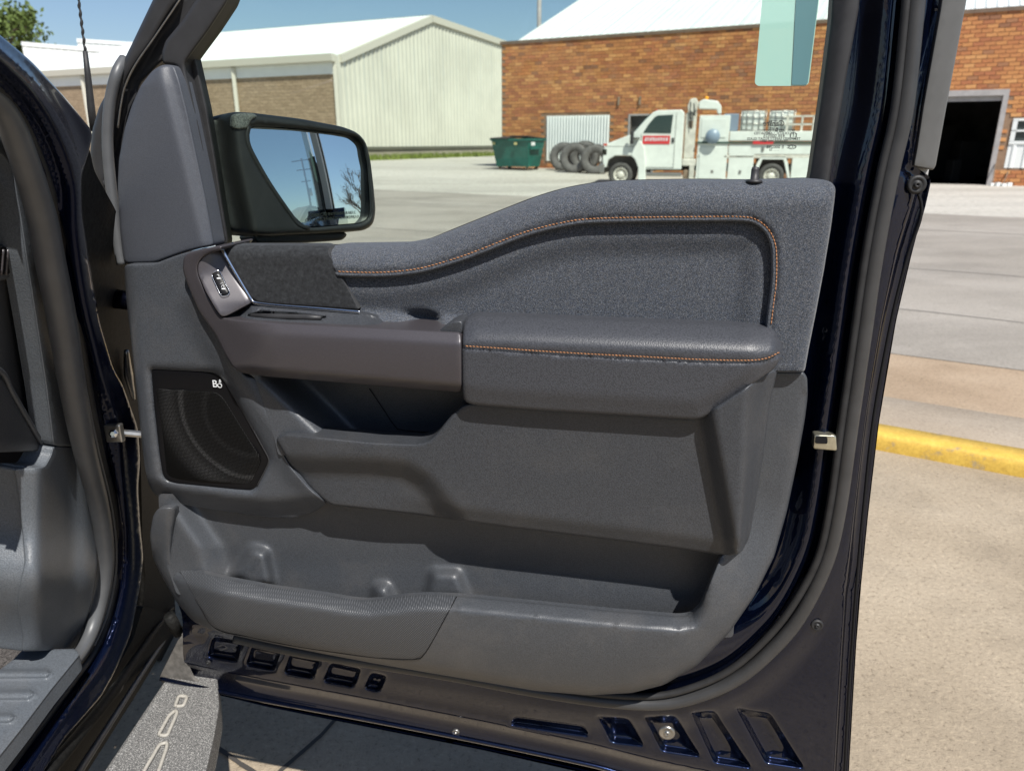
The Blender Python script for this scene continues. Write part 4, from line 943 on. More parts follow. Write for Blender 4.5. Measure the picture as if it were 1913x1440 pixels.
yv = []; ni, nj = 60, 36
for i in range(ni + 1):
    for j in range(nj + 1):
        p = KA + KD * (-62 + 78 * i / ni) + KN * (d_far + 42 * j / nj); yv.append((p.x, p.y, zg(p.x, p.y) + (0.006 if j == 0 else 0.02)))
yard = mk('yard', yv, [(i * (nj + 1) + j, (i + 1) * (nj + 1) + j, (i + 1) * (nj + 1) + j + 1, i * (nj + 1) + j + 1) for i in range(ni) for j in range(nj)], M['apron']); yard['kind'] = 'structure'
# sealed cracks across the road
for k, (va, vb) in enumerate(((430, 400), (505, 512), (585, 618))):
    d0 = kdist(1720, va); random.seed(k); q = MB(); n = 60
    for i in range(n):
        t0, t1 = -14 + 30 * i / n, -14 + 30 * (i + 1) / n
        w0 = 0.012 + 0.012 * random.random()
        a = KA + KD * t0 + KN * (d0 + 0.06 * math.sin(t0 * 1.7 + k)); b = KA + KD * t1 + KN * (d0 + 0.06 * math.sin(t1 * 1.7 + k))
        q.add([(a.x - KN.x * w0, a.y - KN.y * w0, 0.012), (b.x - KN.x * w0, b.y - KN.y * w0, 0.012), (b.x + KN.x * w0, b.y + KN.y * w0, 0.012), (a.x + KN.x * w0, a.y + KN.y * w0, 0.012)], [(0, 1, 2, 3)])
    q.build('road_crack', simple('crack_filler_%d' % k, (0.23, 0.21, 0.185), 0.8) if k == 0 else bpy.data.materials['crack_filler_0'], road)
# kerb: painted yellow face and top, grey back
def kerbmat():
    m, nt, b = material('worn_yellow_kerb_paint'); vec = coords(nt)
    f = noise(nt, vec, 9, 6, 0.7); g = noise(nt, vec, 60, 3, 0.7)
    c = ramp(nt, f, [(0.33, (0.36, 0.28, 0.16)), (0.42, (0.58, 0.37, 0.06)), (0.6, (0.66, 0.44, 0.075)), (0.75, (0.72, 0.52, 0.13))])
    mx = _n(nt, 'ShaderNodeMixRGB', blend_type='MULTIPLY'); mx.inputs['Fac'].default_value = 0.6
    nt.links.new(c, mx.inputs['Color1']); nt.links.new(ramp(nt, g, [(0.3, (0.7, 0.66, 0.6)), (0.6, (1.05, 1.05, 1.05))]), mx.inputs['Color2'])
    nt.links.new(mx.outputs['Color'], b.inputs['Base Color']); b.inputs['Roughness'].default_value = 0.7; bump(nt, b, g, 0.4, 0.004); return m
M['kerb'] = kerbmat()
prof = [(-0.012, -0.05), (-0.012, 0.0), (-0.002, 0.05), (0.004, 0.068), (0.014, 0.078), (0.03, 0.081), (0.16, 0.084), (0.16, -0.05)]
def extr(name, prof, mat, parent=None, l0=-14, l1=16, seg=40, wob=0.004):
    v = []; f = []; k = len(prof); random.seed(3)
    for i in range(seg + 1):
        t = l0 + (l1 - l0) * i / seg; e = (random.random() - 0.5) * wob
        for d, z in prof:
            p = KA + KD * t + KN * (d + e); v.append((p.x, p.y, z))
    for i in range(seg):
        for j in range(k - 1): f.append((i * k + j, (i + 1) * k + j, (i + 1) * k + j + 1, i * k + j + 1))
    return mk(name, v, f, mat, parent, True)
kb = extr('kerb', prof, M['kerb']); tag(kb, 'worn yellow painted kerb beside the tan concrete lot', 'kerb'); 
extr('kerb_back', [(0.16, 0.07), (0.17, 0.074), (d_gut - 0.03, 0.06), (d_gut + 0.01, 0.0)], M['walk'], kb)
# joints between the concrete slabs under the door
for i, ln in enumerate(([(392, 1388), (410, 1400), (425, 1410), (450, 1428), (470, 1440), (500, 1462)], [(640, 1330), (600, 1375), (560, 1410), (525, 1440), (490, 1475)])):
    P = [PZ(a, b) for a, b in ln]; q = MB(); w0 = 0.006
    for a, b in zip(P[:-1], P[1:]):
        t = (b - a).normalized(); nn = Vector((-t.y, t.x, 0)) * w0; w1 = 0.004 + 0.004 * random.random(); nn2 = nn * (w1 / w0)
        q.add([a - nn + Vector((0, 0, .004)), b - nn2 + Vector((0, 0, .004)), b + nn2 + Vector((0, 0, .004)), a + nn + Vector((0, 0, .004))], [(0, 1, 2, 3)])
    q.build('slab_joint', bpy.data.materials.get('joint_dark') or simple('joint_dark', (0.05, 0.045, 0.04), 0.9), bpy.data.objects['ground'])
# ================================================================ brick garage
W0 = PZ(1833, 347); W0.z = 0
WD = Vector((-0.8824, 0.4705, 0)); WN = Vector((-0.4705, -0.8824, 0))      # along the wall (to the left), out of the wall
WH = 5.72
brick = empty('brick_building', (8, 32, 0), 'orange brick garage with white metal roof and dark open bay', 'building')
def WP(s, z, o=0.0): p = W0 + WD * s + WN * o; return Vector((p.x, p.y, z))
M['mortar'] = simple('brown_mortar', (0.25, 0.16, 0.1), 0.9, var=0.2, vscale=6)
M['steel_frame'] = simple('grey_painted_frame', (0.36, 0.34, 0.33), 0.6, var=0.15, vscale=4)
M['white_metal'] = simple('white_ribbed_metal', (0.74, 0.76, 0.74), 0.45, var=0.04, vscale=1.5)
M['roof_white'] = simple('white_roof_metal', (0.62, 0.65, 0.63), 0.45, var=0.05, vscale=0.8)
M['cream'] = simple('cream_ribbed_siding', (0.58, 0.57, 0.49), 0.5, var=0.09, vscale=0.35)
M['cream_trim'] = simple('cream_trim_metal', (0.55, 0.53, 0.45), 0.5)
M['white_paint'] = simple('white_vehicle_paint', (0.66, 0.69, 0.64), 0.35, coat=0.4, var=0.08, vscale=3)
M['dull_white'] = simple('weathered_white_paint', (0.56, 0.54, 0.47), 0.5, var=0.2, vscale=5)
M['tyre'] = simple('dusty_tyre_rubber', (0.06, 0.058, 0.055), 0.8, var=0.3, vscale=8)
M['tyre_side'] = simple('dusty_pale_sidewall', (0.115, 0.11, 0.105), 0.85, var=0.25, vscale=6)
M['dark_gap'] = simple('dark_interior', (0.05, 0.048, 0.046), 0.8, var=0.6, vscale=1.5)
M['red'] = simple('red_sign_vinyl', (0.55, 0.03, 0.035), 0.45)
M['rust'] = simple('rusty_grey_iron', (0.22, 0.16, 0.11), 0.7, 0.3, var=0.5, vscale=9)
M['green'] = simple('green_dumpster_paint', (0.012, 0.11, 0.085), 0.45, var=0.2, vscale=3)
OPEN = [(-0.15, 3.5, -1, 3.02), (14.3, 17.34, 0.66, 2.6), (-2.4, -0.58, 0.62, 2.26), (12.3, 13.35, -1, 2.55)]
S0, S1 = -7.0, 19.66
# backing wall with the openings left out
q = MB(); cuts = sorted({S0, S1, *[o[0] for o in OPEN], *[o[1] for o in OPEN]})
for a, b in zip(cuts[:-1], cuts[1:]):
    m_ = (a + b) / 2; hole = next((o for o in OPEN if o[0] <= m_ <= o[1]), None)
    spans = [(-0.1, WH)] if hole is None else ([(-0.1, hole[2])] if hole[2] > 0 else []) + [(hole[3], WH)]
    for z0, z1 in spans:
        q.add([WP(a, z0), WP(b, z0), WP(b, z1), WP(a, z1), WP(a, z0, -0.25), WP(b, z0, -0.25), WP(b, z1, -0.25), WP(a, z1, -0.25)], [(0, 1, 2, 3), (5, 4, 7, 6), (0, 4, 5, 1), (3, 2, 6, 7), (0, 3, 7, 4), (1, 5, 6, 2)])
wall = q.build('wall', M['mortar'], brick)
q = MB(); L_ = WP(S1, 0); Bk = Vector((-WN.x, -WN.y, 0))
q.add([WP(S1, -0.1), WP(S1, WH), WP(S1, WH) + Bk * 14, WP(S1, -0.1) + Bk * 14], [(0, 1, 2, 3)]); q.build('end_wall', M['mortar'], brick)
# bricks
BW, BH, GAP = 0.335, 0.136, 0.011
PAL = [(0.45, 0.195, 0.075), (0.41, 0.165, 0.065), (0.50, 0.235, 0.09), (0.35, 0.135, 0.06), (0.47, 0.215, 0.08), (0.25, 0.115, 0.06), (0.43, 0.185, 0.072), (0.54, 0.275, 0.11), (0.38, 0.145, 0.065), (0.32, 0.15, 0.075)]
random.seed(11)
def brick_geo(wd):
    x0, x1, z0, z1, o = -wd / 2 + GAP / 2, wd / 2 - GAP / 2, -BH / 2 + GAP / 2, BH / 2 - GAP / 2, 0.016; c = 0.004
    P = lambda s, z, d: WD * s + WN * d + Vector((0, 0, z))
    v = [P(x0, z0, 0), P(x1, z0, 0), P(x1, z1, 0), P(x0, z1, 0), P(x0 + c, z0 + c, o), P(x1 - c, z0 + c, o), P(x1 - c, z1 - c, o), P(x0 + c, z1 - c, o)]
    return v, [(4, 7, 6, 5), (0, 4, 5, 1), (1, 5, 6, 2), (2, 6, 7, 3), (3, 7, 4, 0)]
def to_px(p):
    x, y, z = p.x, p.y, p.z - CAMZ
    dpt = y * CP - z * SP; return CX + FPX * x / dpt, CY - FPX * (y * SP + z * CP) / dpt, dpt
cells = []
nrow = int(WH / BH)
for r_ in range(nrow):
    z = (r_ + 0.5) * BH; s = S0 + (0.5 * BW if r_ % 2 else 0) + random.uniform(-0.02, 0.02)
    while s + BW < S1:
        if not any(o[0] - BW * 0.45 < s + BW / 2 < o[1] + BW * 0.45 and o[2] - BH * 0.5 < z < o[3] + BH * 0.4 for o in OPEN):
            c = WP(s + BW / 2, z, 0.002); u, v, dp = to_px(c)
            vis = (-20 < v < 350) and ((1772 < u < 1920) or (940 < u < 1560))
            cells.append((c, vis, dp, random.choices(range(len(PAL)), weights=[6, 6, 4, 4, 6, 1.2, 6, 2.5, 4, 1.5])[0], random.uniform(-0.004, 0.005)))
        s += BW
near = sorted([i for i, c in enumerate(cells) if c[1]], key=lambda i: cells[i][2])[:300]; nearset = set(near)
bv, bf = brick_geo(BW)
bmesh_var = []
PAL = [(min(1, r * 1.08), g * 1.06, b * 1.0) for r, g, b in PAL]
for k, col in enumerate(PAL):
    me = bpy.data.meshes.new('brick'); me.from_pydata([tuple(p) for p in bv], [], bf); me.materials.append(M['brick'])
    at = me.color_attributes.new('bc', 'FLOAT_COLOR', 'POINT')
    for d in at.data: d.color = (*col, 1)
    bmesh_var.append(me)
V_, F_, C_ = [], [], []
for i, (c, vis, dp, k, dz) in enumerate(cells):
    off = WN * dz
    if i in nearset:
        o = bpy.data.objects.new('brick', bmesh_var[k]); COL.objects.link(o); o.parent = wall; o.location = c + off
    else:
        b0 = len(V_); jit = random.uniform(0.85, 1.12)
        V_ += [tuple(c + off + p) for p in bv]; F_ += [tuple(b0 + j for j in f) for f in bf]; C_ += [tuple(x * jit for x in PAL[k]) + (1,)] * 8
o = mk('brickwork', V_, F_, M['brick'], wall, False); o['kind'] = 'stuff'
at = o.data.color_attributes.new('bc', 'FLOAT_COLOR', 'POINT'); at.data.foreach_set('color', [x for c in C_ for x in c])
# coping, roof sheets
q = MB(); q.add([WP(S0, WH - 0.05, 0.06), WP(S1 + 0.05, WH - 0.05, 0.06), WP(S1 + 0.05, WH + 0.08, 0.06), WP(S0, WH + 0.08, 0.06), WP(S0, WH - 0.05, -0.3), WP(S1 + 0.05, WH - 0.05, -0.3), WP(S1 + 0.05, WH + 0.08, -0.3), WP(S0, WH + 0.08, -0.3)], [(0, 3, 2, 1), (3, 7, 6, 2), (0, 1, 5, 4), (1, 2, 6, 5)])
q.build('coping', simple('brown_coping', (0.16, 0.11, 0.075), 0.7, var=0.2, vscale=3), brick)
def ribbed(name, origin, ax, up, nrm, width, height, ribs, mat, parent, depth=0.03, hfun=None, wmax=0.07):
    """one metal sheet with raised ribs; ax along width, up along the ribs"""
    xs = []; 
    for k in range(ribs):
        x = (k + 0.5) / ribs * width; w0 = min(wmax, width / ribs * 0.22)
        xs += [(x - w0, 0), (x - w0 * 0.5, depth), (x + w0 * 0.5, depth), (x + w0, 0)]
    xs = [(0.0, 0)] + xs + [(width, 0)]
    v = []; f = []
    for x, d in xs:
        h0, h1 = (0, height) if hfun is None else hfun(x)
        v += [origin + ax * x + up * h0 + nrm * d, origin + ax * x + up * h1 + nrm * d]
    for i in range(len(xs) - 1):
        q = (2 * i, 2 * i + 2, 2 * i + 3, 2 * i + 1)
        a, b, c = v[q[0]], v[q[1]], v[q[2]]
        f.append(q if (b - a).cross(c - a).dot(nrm) > 0 else tuple(reversed(q)))
    return mk(name, v, f, mat, parent, False)
sl = (Bk + Vector((0, 0, 0.388))).normalized(); rn = WD.cross(sl); rn = rn if rn.z > 0 else -rn
roof = MB(); 
wd = 0.98; ns = int((18.9 - S0) / wd)
for k in range(ns):
    ribbed('roof_sheet', WP(18.92 - k * wd, WH + 0.06, -0.05) + rn * (0.004 * (k % 2)), -WD, sl, rn, wd - 0.01, 13.0, 3, M['roof_white'], brick, 0.035)
# garage bay: frame, header, dark room
s_a, s_b = -0.15, 3.5
q = MB(); fr = 0.16
for a, b, z0, z1 in ((s_a - fr, s_a, 0, 3.02), (s_b, s_b + fr, 0, 3.02), (s_a - fr, s_b + fr, 3.02, 3.22)):
    q.add([WP(a, z0, 0.03), WP(b, z0, 0.03), WP(b, z1, 0.03), WP(a, z1, 0.03), WP(a, z0, -0.3), WP(b, z0, -0.3), WP(b, z1, -0.3), WP(a, z1, -0.3)], [(0, 1, 2, 3), (0, 4, 5, 1), (3, 2, 6, 7), (0, 3, 7, 4), (1, 5, 6, 2)])
q.build('bay_frame', M['steel_frame'], brick)
q = MB(); D_ = 8.0
q.add([WP(s_a - 1, 0.02, -0.26), WP(s_b + 1, 0.02, -0.26), WP(s_b + 1, 4, -0.26), WP(s_a - 1, 4, -0.26), WP(s_a - 1, 0.02, -D_), WP(s_b + 1, 0.02, -D_), WP(s_b + 1, 4, -D_), WP(s_a - 1, 4, -D_)], [(4, 5, 6, 7), (0, 4, 7, 3), (1, 2, 6, 5), (3, 7, 6, 2), (0, 1, 5, 4)])
q.build('bay_room', M['dark_gap'], brick)
q = MB(); q.add([WP(s_a, 2.85, -0.1), WP(s_b, 2.85, -0.1), WP(s_b, 3.02, -0.1), WP(s_a, 3.02, -0.1)], [(0, 1, 2, 3)]); q.build('door_curtain_edge', M['steel_frame'], brick)
q = MB()
for k, (s, o, w_, h_) in enumerate(((0.5, -3.5, 0.8, 1.5), (1.6, -4.5, 1.2, 2.1), (0.9, -2.2, 0.35, 0.8), (2.6, -3.0, 0.8, 1.3))): q.box(WP(s, h_ / 2 + 0.03, o), (w_, 0.5, h_), None, 0.03)
q.build('bay_shelving', M['ecoat'], brick)
# small window and panel right of the bay
q = MB()
for a, b, z0, z1 in ((-2.4, -0.58, 2.18, 2.26), (-2.4, -0.58, 1.42, 1.52), (-2.4, -0.58, 1.83, 1.89), (-0.72, -0.58, 1.5, 2.2), (-1.5, -1.42, 1.5, 2.2)):
    q.add([WP(a, z0, 0.05), WP(b, z0, 0.05), WP(b, z1, 0.05), WP(a, z1, 0.05), WP(a, z0, -0.1), WP(b, z0, -0.1), WP(b, z1, -0.1), WP(a, z1, -0.1)], [(0, 1, 2, 3), (0, 4, 5, 1), (3, 2, 6, 7), (0, 3, 7, 4), (1, 5, 6, 2)])
wf = q.build('window_frame', M['white_metal'], brick)
q = MB(); q.add([WP(-2.4, 1.42, -0.04), WP(-0.58, 1.42, -0.04), WP(-0.58, 2.26, -0.04), WP(-2.4, 2.26, -0.04)], [(0, 1, 2, 3)]); q.build('window_pane', simple('dusky_pane', (0.05, 0.06, 0.06), 0.15), wf)
ribbed('window_panel', WP(-0.58, 0.62, 0.01), -WD, Vector((0, 0, 1)), WN, 1.82, 0.8, 5, M['white_metal'], brick, 0.03)
ribbed('boarded_opening', WP(17.34, 0.66, 0.005), -WD, Vector((0, 0, 1)), WN, 3.04, 1.94, 22, M['white_metal'], brick, 0.05)
q = MB()
for a, b, z0, z1 in ((12.22, 12.3, 0, 2.62), (13.35, 13.43, 0, 2.62), (12.3, 13.35, 2.55, 2.62)):
    q.add([WP(a, z0, 0.03), WP(b, z0, 0.03), WP(b, z1, 0.03), WP(a, z1, 0.03), WP(a, z0, -0.2), WP(b, z0, -0.2), WP(b, z1, -0.2), WP(a, z1, -0.2)], [(0, 1, 2, 3), (0, 4, 5, 1), (3, 2, 6, 7), (0, 3, 7, 4), (1, 5, 6, 2)])
q.build('side_door_frame', M['steel_frame'], brick)
q = MB(); q.add([WP(12.3, 0, -0.15), WP(13.35, 0, -0.15), WP(13.35, 2.55, -0.15), WP(12.3, 2.55, -0.15)], [(0, 1, 2, 3)]); q.build('side_door', M['dark_gap'], brick)
for s in (13.9, 12.95):
    q = MB(); q.box(WP(s, 3.15, 0.05), (0.09, 0.09, 0.34), None, 0.01); q.build('wall_light', M['rust'], brick)
# yard clutter at the foot of the wall
for k, (s, ln, lean) in enumerate(((-0.32, 0.75, 0.02), (-0.62, 0.5, -0.10))):
    q = MB(); q.tube([WP(s, 0.02, 0.35), WP(s + lean, ln, 0.05)], 0.02, 6); o = q.build('leaning_pipe', M['rust'], None)
    tag(o, ('taller' if k == 0 else 'shorter') + ' rusty pipe leaning on brick wall right of the dark bay', 'pipe')
q = MB()
for k in range(4): q.box(WP(-0.3 - 0.17 * k, 0.06 + 0.01 * (k % 2), 0.35 + 0.05 * (k % 3)), (0.15, 0.12, 0.1 + 0.03 * (k % 2)), None, 0.01)
tag(q.build('rubble_pile', M['white_metal'], None), 'low white rubble at the foot of brick wall', 'rubble')

# ================================================================ cream metal building
GL = PY(635, 265, 48.0); GL.z = 0
GD = Vector((0.4291, 0.9033, 0)); GS = Vector((-0.9033, 0.4291, 0)); GN = Vector((0.9033, -0.4291, 0))
if GN.dot(-GL) < 0: GN = -GN
gpl = plane_proj(GL, GN)
def GP(u, v, n=0.0): return Vector(gpl(np.array([float(u)]), np.array([float(v)]), np.array([float(n)]))[0])
EL, AP, ER = GP(635, 104), GP(805, 31), GP(938, 77)
sAP = (AP - EL).dot(GD); sER = (ER - EL).dot(GD)
cream = empty('metal_building', GL, 'cream ribbed metal building with low gable and block side wall', 'building')
def top_at(s): return EL.z + (AP.z - EL.z) * s / sAP if s < sAP else AP.z + (ER.z - AP.z) * (s - sAP) / (sER - sAP)
ZB0 = GP(640, 277).z
nsh = 24; wsh = (sER + 1.5) / nsh
for k in range(nsh):
    s0 = k * wsh
    o_ = GL + GD * s0
    ribbed('wall_sheet', Vector((o_.x, o_.y, 0)) + GN * (0.003 * (k % 2)), GD, Vector((0, 0, 1)), GN, wsh - 0.008, 1, 2, M['cream'], cream, 0.07, (lambda s0: (lambda x: (ZB0, top_at(s0 + x) - 0.1)))(s0), 0.075)
q = MB(); a, b = GL - GD * 0.0, GL + GD * (sER + 2)
q.add([Vector((p.x, p.y, z)) + GN * d for p in (a, b) for z in (0, ZB0) for d in (0.0, -0.3)], [(0, 2, 6, 4), (2, 3, 7, 6)]); q.build('foundation', simple('tan_foundation', (0.36, 0.32, 0.24), 0.85, var=0.15, vscale=1.5), cream)
q = MB(); q.add([Vector((p.x, p.y, ZB0 + z)) + GN * d for p in (a, b) for z in (-0.12, 0.06) for d in (0.09, -0.02)], [(0, 2, 6, 4), (2, 3, 7, 6), (0, 4, 5, 1)]); q.build('base_flashing', simple('dark_flashing', (0.12, 0.12, 0.09), 0.7), cream)
# rake trim along the gable, corner trim
q = MB()
for p0, p1 in ((EL, AP), (AP, ER + (ER - AP) * 0.2)):
    d = (p1 - p0).normalized(); upn = Vector((0, 0, 1))
    q.add([p + upn * z + GN * o for p in (p0 - d * 0.05, p1) for z in (-0.38, 0.06) for o in (0.18, -0.05)], [(0, 4, 6, 2), (2, 6, 7, 3), (0, 1, 5, 4), (0, 2, 3, 1)])
q.build('rake_trim', M['cream_trim'], cream)
q = MB(); q.box(Vector((GL.x, GL.y, (EL.z + ZB0) / 2)) + GN * 0.02, (0.24, 0.24, EL.z - ZB0), None, 0.02); q.build('corner_trim', M['cream_trim'], cream)
# long side: block wall, white fascia, gutter, downspouts, roof sheets
SL = 28.7; ez = EL.z
M['block'] = None
def blockmat():
    m, nt, b = material('tan_split_face_block'); tc = _n(nt, 'ShaderNodeTexCoord')
    sx = _n(nt, 'ShaderNodeSeparateXYZ'); nt.links.new(tc.outputs['Object'], sx.inputs[0]); cb = _n(nt, 'ShaderNodeCombineXYZ')
    nt.links.new(sx.outputs['X'], cb.inputs['X']); nt.links.new(sx.outputs['Z'], cb.inputs['Y'])
    br = _n(nt, 'ShaderNodeTexBrick', Scale=1.0); br.inputs['Color1'].default_value = (0.33, 0.25, 0.165, 1); br.inputs['Color2'].default_value = (0.27, 0.2, 0.13, 1); br.inputs['Mortar'].default_value = (0.2, 0.15, 0.1, 1)
    br.inputs['Brick Width'].default_value = 0.42; br.inputs['Row Height'].default_value = 0.2; br.inputs['Mortar Size'].default_value = 0.012; nt.links.new(cb.outputs[0], br.inputs['Vector'])
    f = noise(nt, coords(nt, scale=(1, 1, 2.5)), 3.0, 5, 0.7); mx = _n(nt, 'ShaderNodeMixRGB', blend_type='MULTIPLY'); mx.inputs['Fac'].default_value = 0.8
    nt.links.new(br.outputs['Color'], mx.inputs['Color1']); nt.links.new(ramp(nt, f, [(0.3, (0.7, 0.68, 0.64)), (0.7, (1.25, 1.22, 1.2))]), mx.inputs['Color2'])
    nt.links.new(mx.outputs['Color'], b.inputs['Base Color']); b.inputs['Roughness'].default_value = 0.9; bump(nt, b, f, 0.5, 0.05); return m
M['block'] = blockmat()
SN = -GD if (-GD).dot(-GL) > 0 else GD
def SPt(s, z, o=0.0): p = GL + GS * s + SN * o; return Vector((p.x, p.y, z))
zf = ez - 1.05
q = MB(); q.add([SPt(0, 0), SPt(SL, 0), SPt(SL, zf), SPt(0, zf)], [(0, 3, 2, 1)]); q.build('block_wall', M['block'], cream)
q = MB(); q.add([SPt(0, zf - 0.02, 0.06), SPt(SL, zf - 0.02, 0.06), SPt(SL, ez, 0.06), SPt(0, ez, 0.06), SPt(0, zf - 0.02, -0.1), SPt(SL, zf - 0.02, -0.1)], [(0, 3, 2, 1), (0, 1, 5, 4)]); q.build('fascia', M['white_metal'], cream)
q = MB(); q.add([SPt(a, ez + z, o) for a in (-0.15, SL) for (z, o) in ((-0.42, 0.1), (-0.38, 0.42), (0.02, 0.46), (0.02, 0.08))], [(0, 1, 5, 4), (1, 2, 6, 5), (2, 3, 7, 6), (0, 3, 2, 1)]); q.build('gutter', M['cream_trim'], cream)
for u in (441, 158):
    r_ = rays(u, 150.0); # where this column of the picture meets the side wall
    k = (GL.x * r_[1] - GL.y * r_[0]) / (GS.y * r_[0] - GS.x * r_[1])
    q = MB(); q.box(SPt(k, (ez - 0.4) / 2, 0.16), (0.24, 0.2, ez - 0.5), None, 0.03); q.build('downspout', M['cream_trim'], cream)
ridge_d = AP - EL; slp = ridge_d - GS * ridge_d.dot(GS); slen = slp.length; slp.normalize(); rn2 = GS.cross(slp); rn2 = rn2 if rn2.z > 0 else -rn2
nr = 30; wr = SL / nr
for k in range(nr): ribbed('roof_sheet', EL + GS * (k * wr) + Vector((0, 0, 0.04)) + rn2 * (0.004 * (k % 2)) - slp * 0.4, GS, slp, rn2, wr - 0.01, slen + 0.4, 3, M['roof_white'], cream, 0.05)
q = MB(); q.add([AP + Vector((0, 0, .1)), AP + GS * SL + Vector((0, 0, .1)), AP + GS * SL + (ER - AP), AP + (ER - AP)], [(0, 1, 2, 3)]); q.build('roof_far_slope', M['roof_white'], cream)
# white parapet building beyond
pb = empty('parapet_building', PY(150, 150, 78), 'pale flat-roofed metal building beyond the cream one', 'building')
for (u0, v0, u1, v1, Y, nm) in ((40, 80, 300, 101, 80, 'front_wall'), (143, 74, 330, 86, 86, 'upper_block')):
    a, b = PY(u0, v0, Y), PY(u1, v1, Y + 4); ax = (b - a); ax.z = 0; W_ = ax.length; ax.normalize(); nn = Vector((ax.y, -ax.x, 0))
    zt = a.z; dz = (b.z - a.z) / W_
    ribbed(nm, Vector((a.x, a.y, 0)), ax, Vector((0, 0, 1)), nn, W_, zt, int(W_ / 0.6), M['white_metal'], pb, 0.05, lambda x, zt=zt, dz=dz: (0, zt + dz * x))
    q = MB(); q.add([Vector((p.x, p.y, p.z + z)) + nn * o for p in (a, b) for z in (-0.3, 0.08) for o in (0.08, -1.5)], [(0, 2, 6, 4), (2, 3, 7, 6), (0, 4, 5, 1)]); q.build('parapet_cap', M['white_metal'], pb)
# weeds along the cream wall
random.seed(5); q = MB()
for k in range(2600):
    s = random.uniform(0.5, 23) if random.random() < 0.8 else random.uniform(2, 12); p = GL + GD * s + GN * (0.15 + abs(random.gauss(0, 0.5))); h = random.uniform(0.12, 0.5); a = random.uniform(0, 6.28); w_ = random.uniform(0.03, 0.09)
    dx, dy = math.cos(a) * w_, math.sin(a) * w_; z0 = zg(p.x, p.y) - 0.02
    q.add([(p.x - dx, p.y - dy, z0), (p.x + dx, p.y + dy, z0), (p.x + dx * 0.2 + random.uniform(-.1, .1), p.y + dy * 0.2, z0 + h)], [(0, 1, 2)])
tag(q.build('weeds', simple('green_weeds', (0.16, 0.2, 0.05), 0.8, spec=0.1, var=0.4, vscale=2), None), 'ragged green weeds along the base of the cream building', 'weeds', kind='stuff')

# ================================================================ green dumpster
DP = PY(968, 300, 34.6); DP.z = zg(DP.x, DP.y)
phi = R(-33); T = Matrix.Translation(DP) @ Matrix.Rotation(phi, 4, 'Z')
dump = empty('dumpster', DP, 'green steel dumpster with dark lid beside brick corner', 'dumpster', rz=phi)
q = MB(); w1, w2, d1, d2, z0, z1 = 0.83, 0.95, 0.5, 0.72, 0.16, 1.3
lo = [(-w1, -d1, z0), (w1, -d1, z0), (w1, d1, z0), (-w1, d1, z0)]; hi = [(-w2, -d2, z1), (w2, -d2, z1), (w2, d2, z1), (-w2, d2, z1)]
q.add([T @ Vector(p) for p in lo + hi], [(0, 1, 5, 4), (1, 2, 6, 5), (2, 3, 7, 6), (3, 0, 4, 7), (3, 2, 1, 0)]); q.build('bin', M['green'], dump)
q = MB(); q.box((0, -d2, z1), (w2 * 2 + 0.12, 0.07, 0.09), T); q.box((0, d2, z1), (w2 * 2 + 0.12, 0.07, 0.09), T); q.box((-w2, 0, z1), (0.07, d2 * 2, 0.09), T); q.box((w2, 0, z1), (0.07, d2 * 2, 0.09), T); q.build('rim', M['green'], dump)
for sx in (-1, 1):
    q = MB(); q.box((sx * 0.47, -0.02, z1 + 0.09), (0.93, d2 * 2 + 0.12, 0.04), T @ Matrix.Rotation(R(-3 * sx), 4, 'X'), 0.012); q.build('lid', M['trim_black'], dump)
    q = MB(); q.box((sx * (w2 + 0.03), -0.15, 0.95), (0.09, 0.75, 0.14), T, 0.01); q.build('fork_pocket', M['green'], dump)
    for sy in (-1, 1):
        q = MB(); q.lathe([(0.0, -0.03), (0.08, -0.03), (0.085, 0), (0.08, 0.03), (0, 0.03)], 14, T @ Matrix.Translation((sx * 0.72, sy * 0.4, 0.085)) @ Matrix.Rotation(R(90), 4, 'X')); q.build('caster', M['rust'], dump)
q = MB()
for k, (x, c) in enumerate(((0.35, 0), (-0.8, 0))): q.box((x, -d2 - 0.045, 1.13), (0.16, 0.01, 0.1), T)
q.build('label_plate', simple('faded_yellow_label', (0.5, 0.45, 0.2), 0.6), dump)
q = MB(); q.box((w2 + 0.01, -0.3, 1.12), (0.02, 0.3, 0.14), T @ Matrix.Rotation(R(0), 4, 'Z')); q.build('white_label', M['white_metal'], dump)

# ================================================================ stacked tractor tyres
def tyre_at(u, v, Y, rad, width, yaw, label, tilt=0.0):
    c = PY(u, v, Y); c.z = zg(c.x, c.y) + rad * math.cos(tilt) * 0.99
    Tm = Matrix.Translation(c) @ Matrix.Rotation(yaw, 4, 'Z') @ Matrix.Rotation(R(90) + tilt, 4, 'X')
    root = empty('tractor_tyre', (c.x, c.y, zg(c.x, c.y)), label, 'tyre', 'old tyres against the brick wall')
    w = width / 2
    prof = [(rad * 0.45, -w * 0.62), (rad * 0.49, -w * 0.86), (rad * 0.76, -w), (rad * 0.9, -w * 0.95), (rad * 0.965, -w * 0.8), (rad * 0.985, -w * 0.3), (rad * 0.985, w * 0.3), (rad * 0.965, w * 0.8), (rad * 0.9, w * 0.95), (rad * 0.76, w), (rad * 0.49, w * 0.86), (rad * 0.45, w * 0.62), (rad * 0.6, 0.0), (rad * 0.45, -w * 0.62)]
    q = MB(); q.lathe(prof, 40, Tm); q.build('carcass', M['tyre_side'], root, True)
    q = MB()
    for k in range(36):
        a = 2 * math.pi * k / 36
        for sgn in (-1, 1):
            q.box((rad * 0.985, 0, sgn * w * 0.42), (0.03 * rad / 0.6, rad * 0.09, w * 0.72), Tm @ Matrix.Rotation(a + sgn * 0.05, 4, 'Z') @ Matrix.Rotation(sgn * 0.35, 4, 'X'))
    q.build('tread', M['tyre'], root)
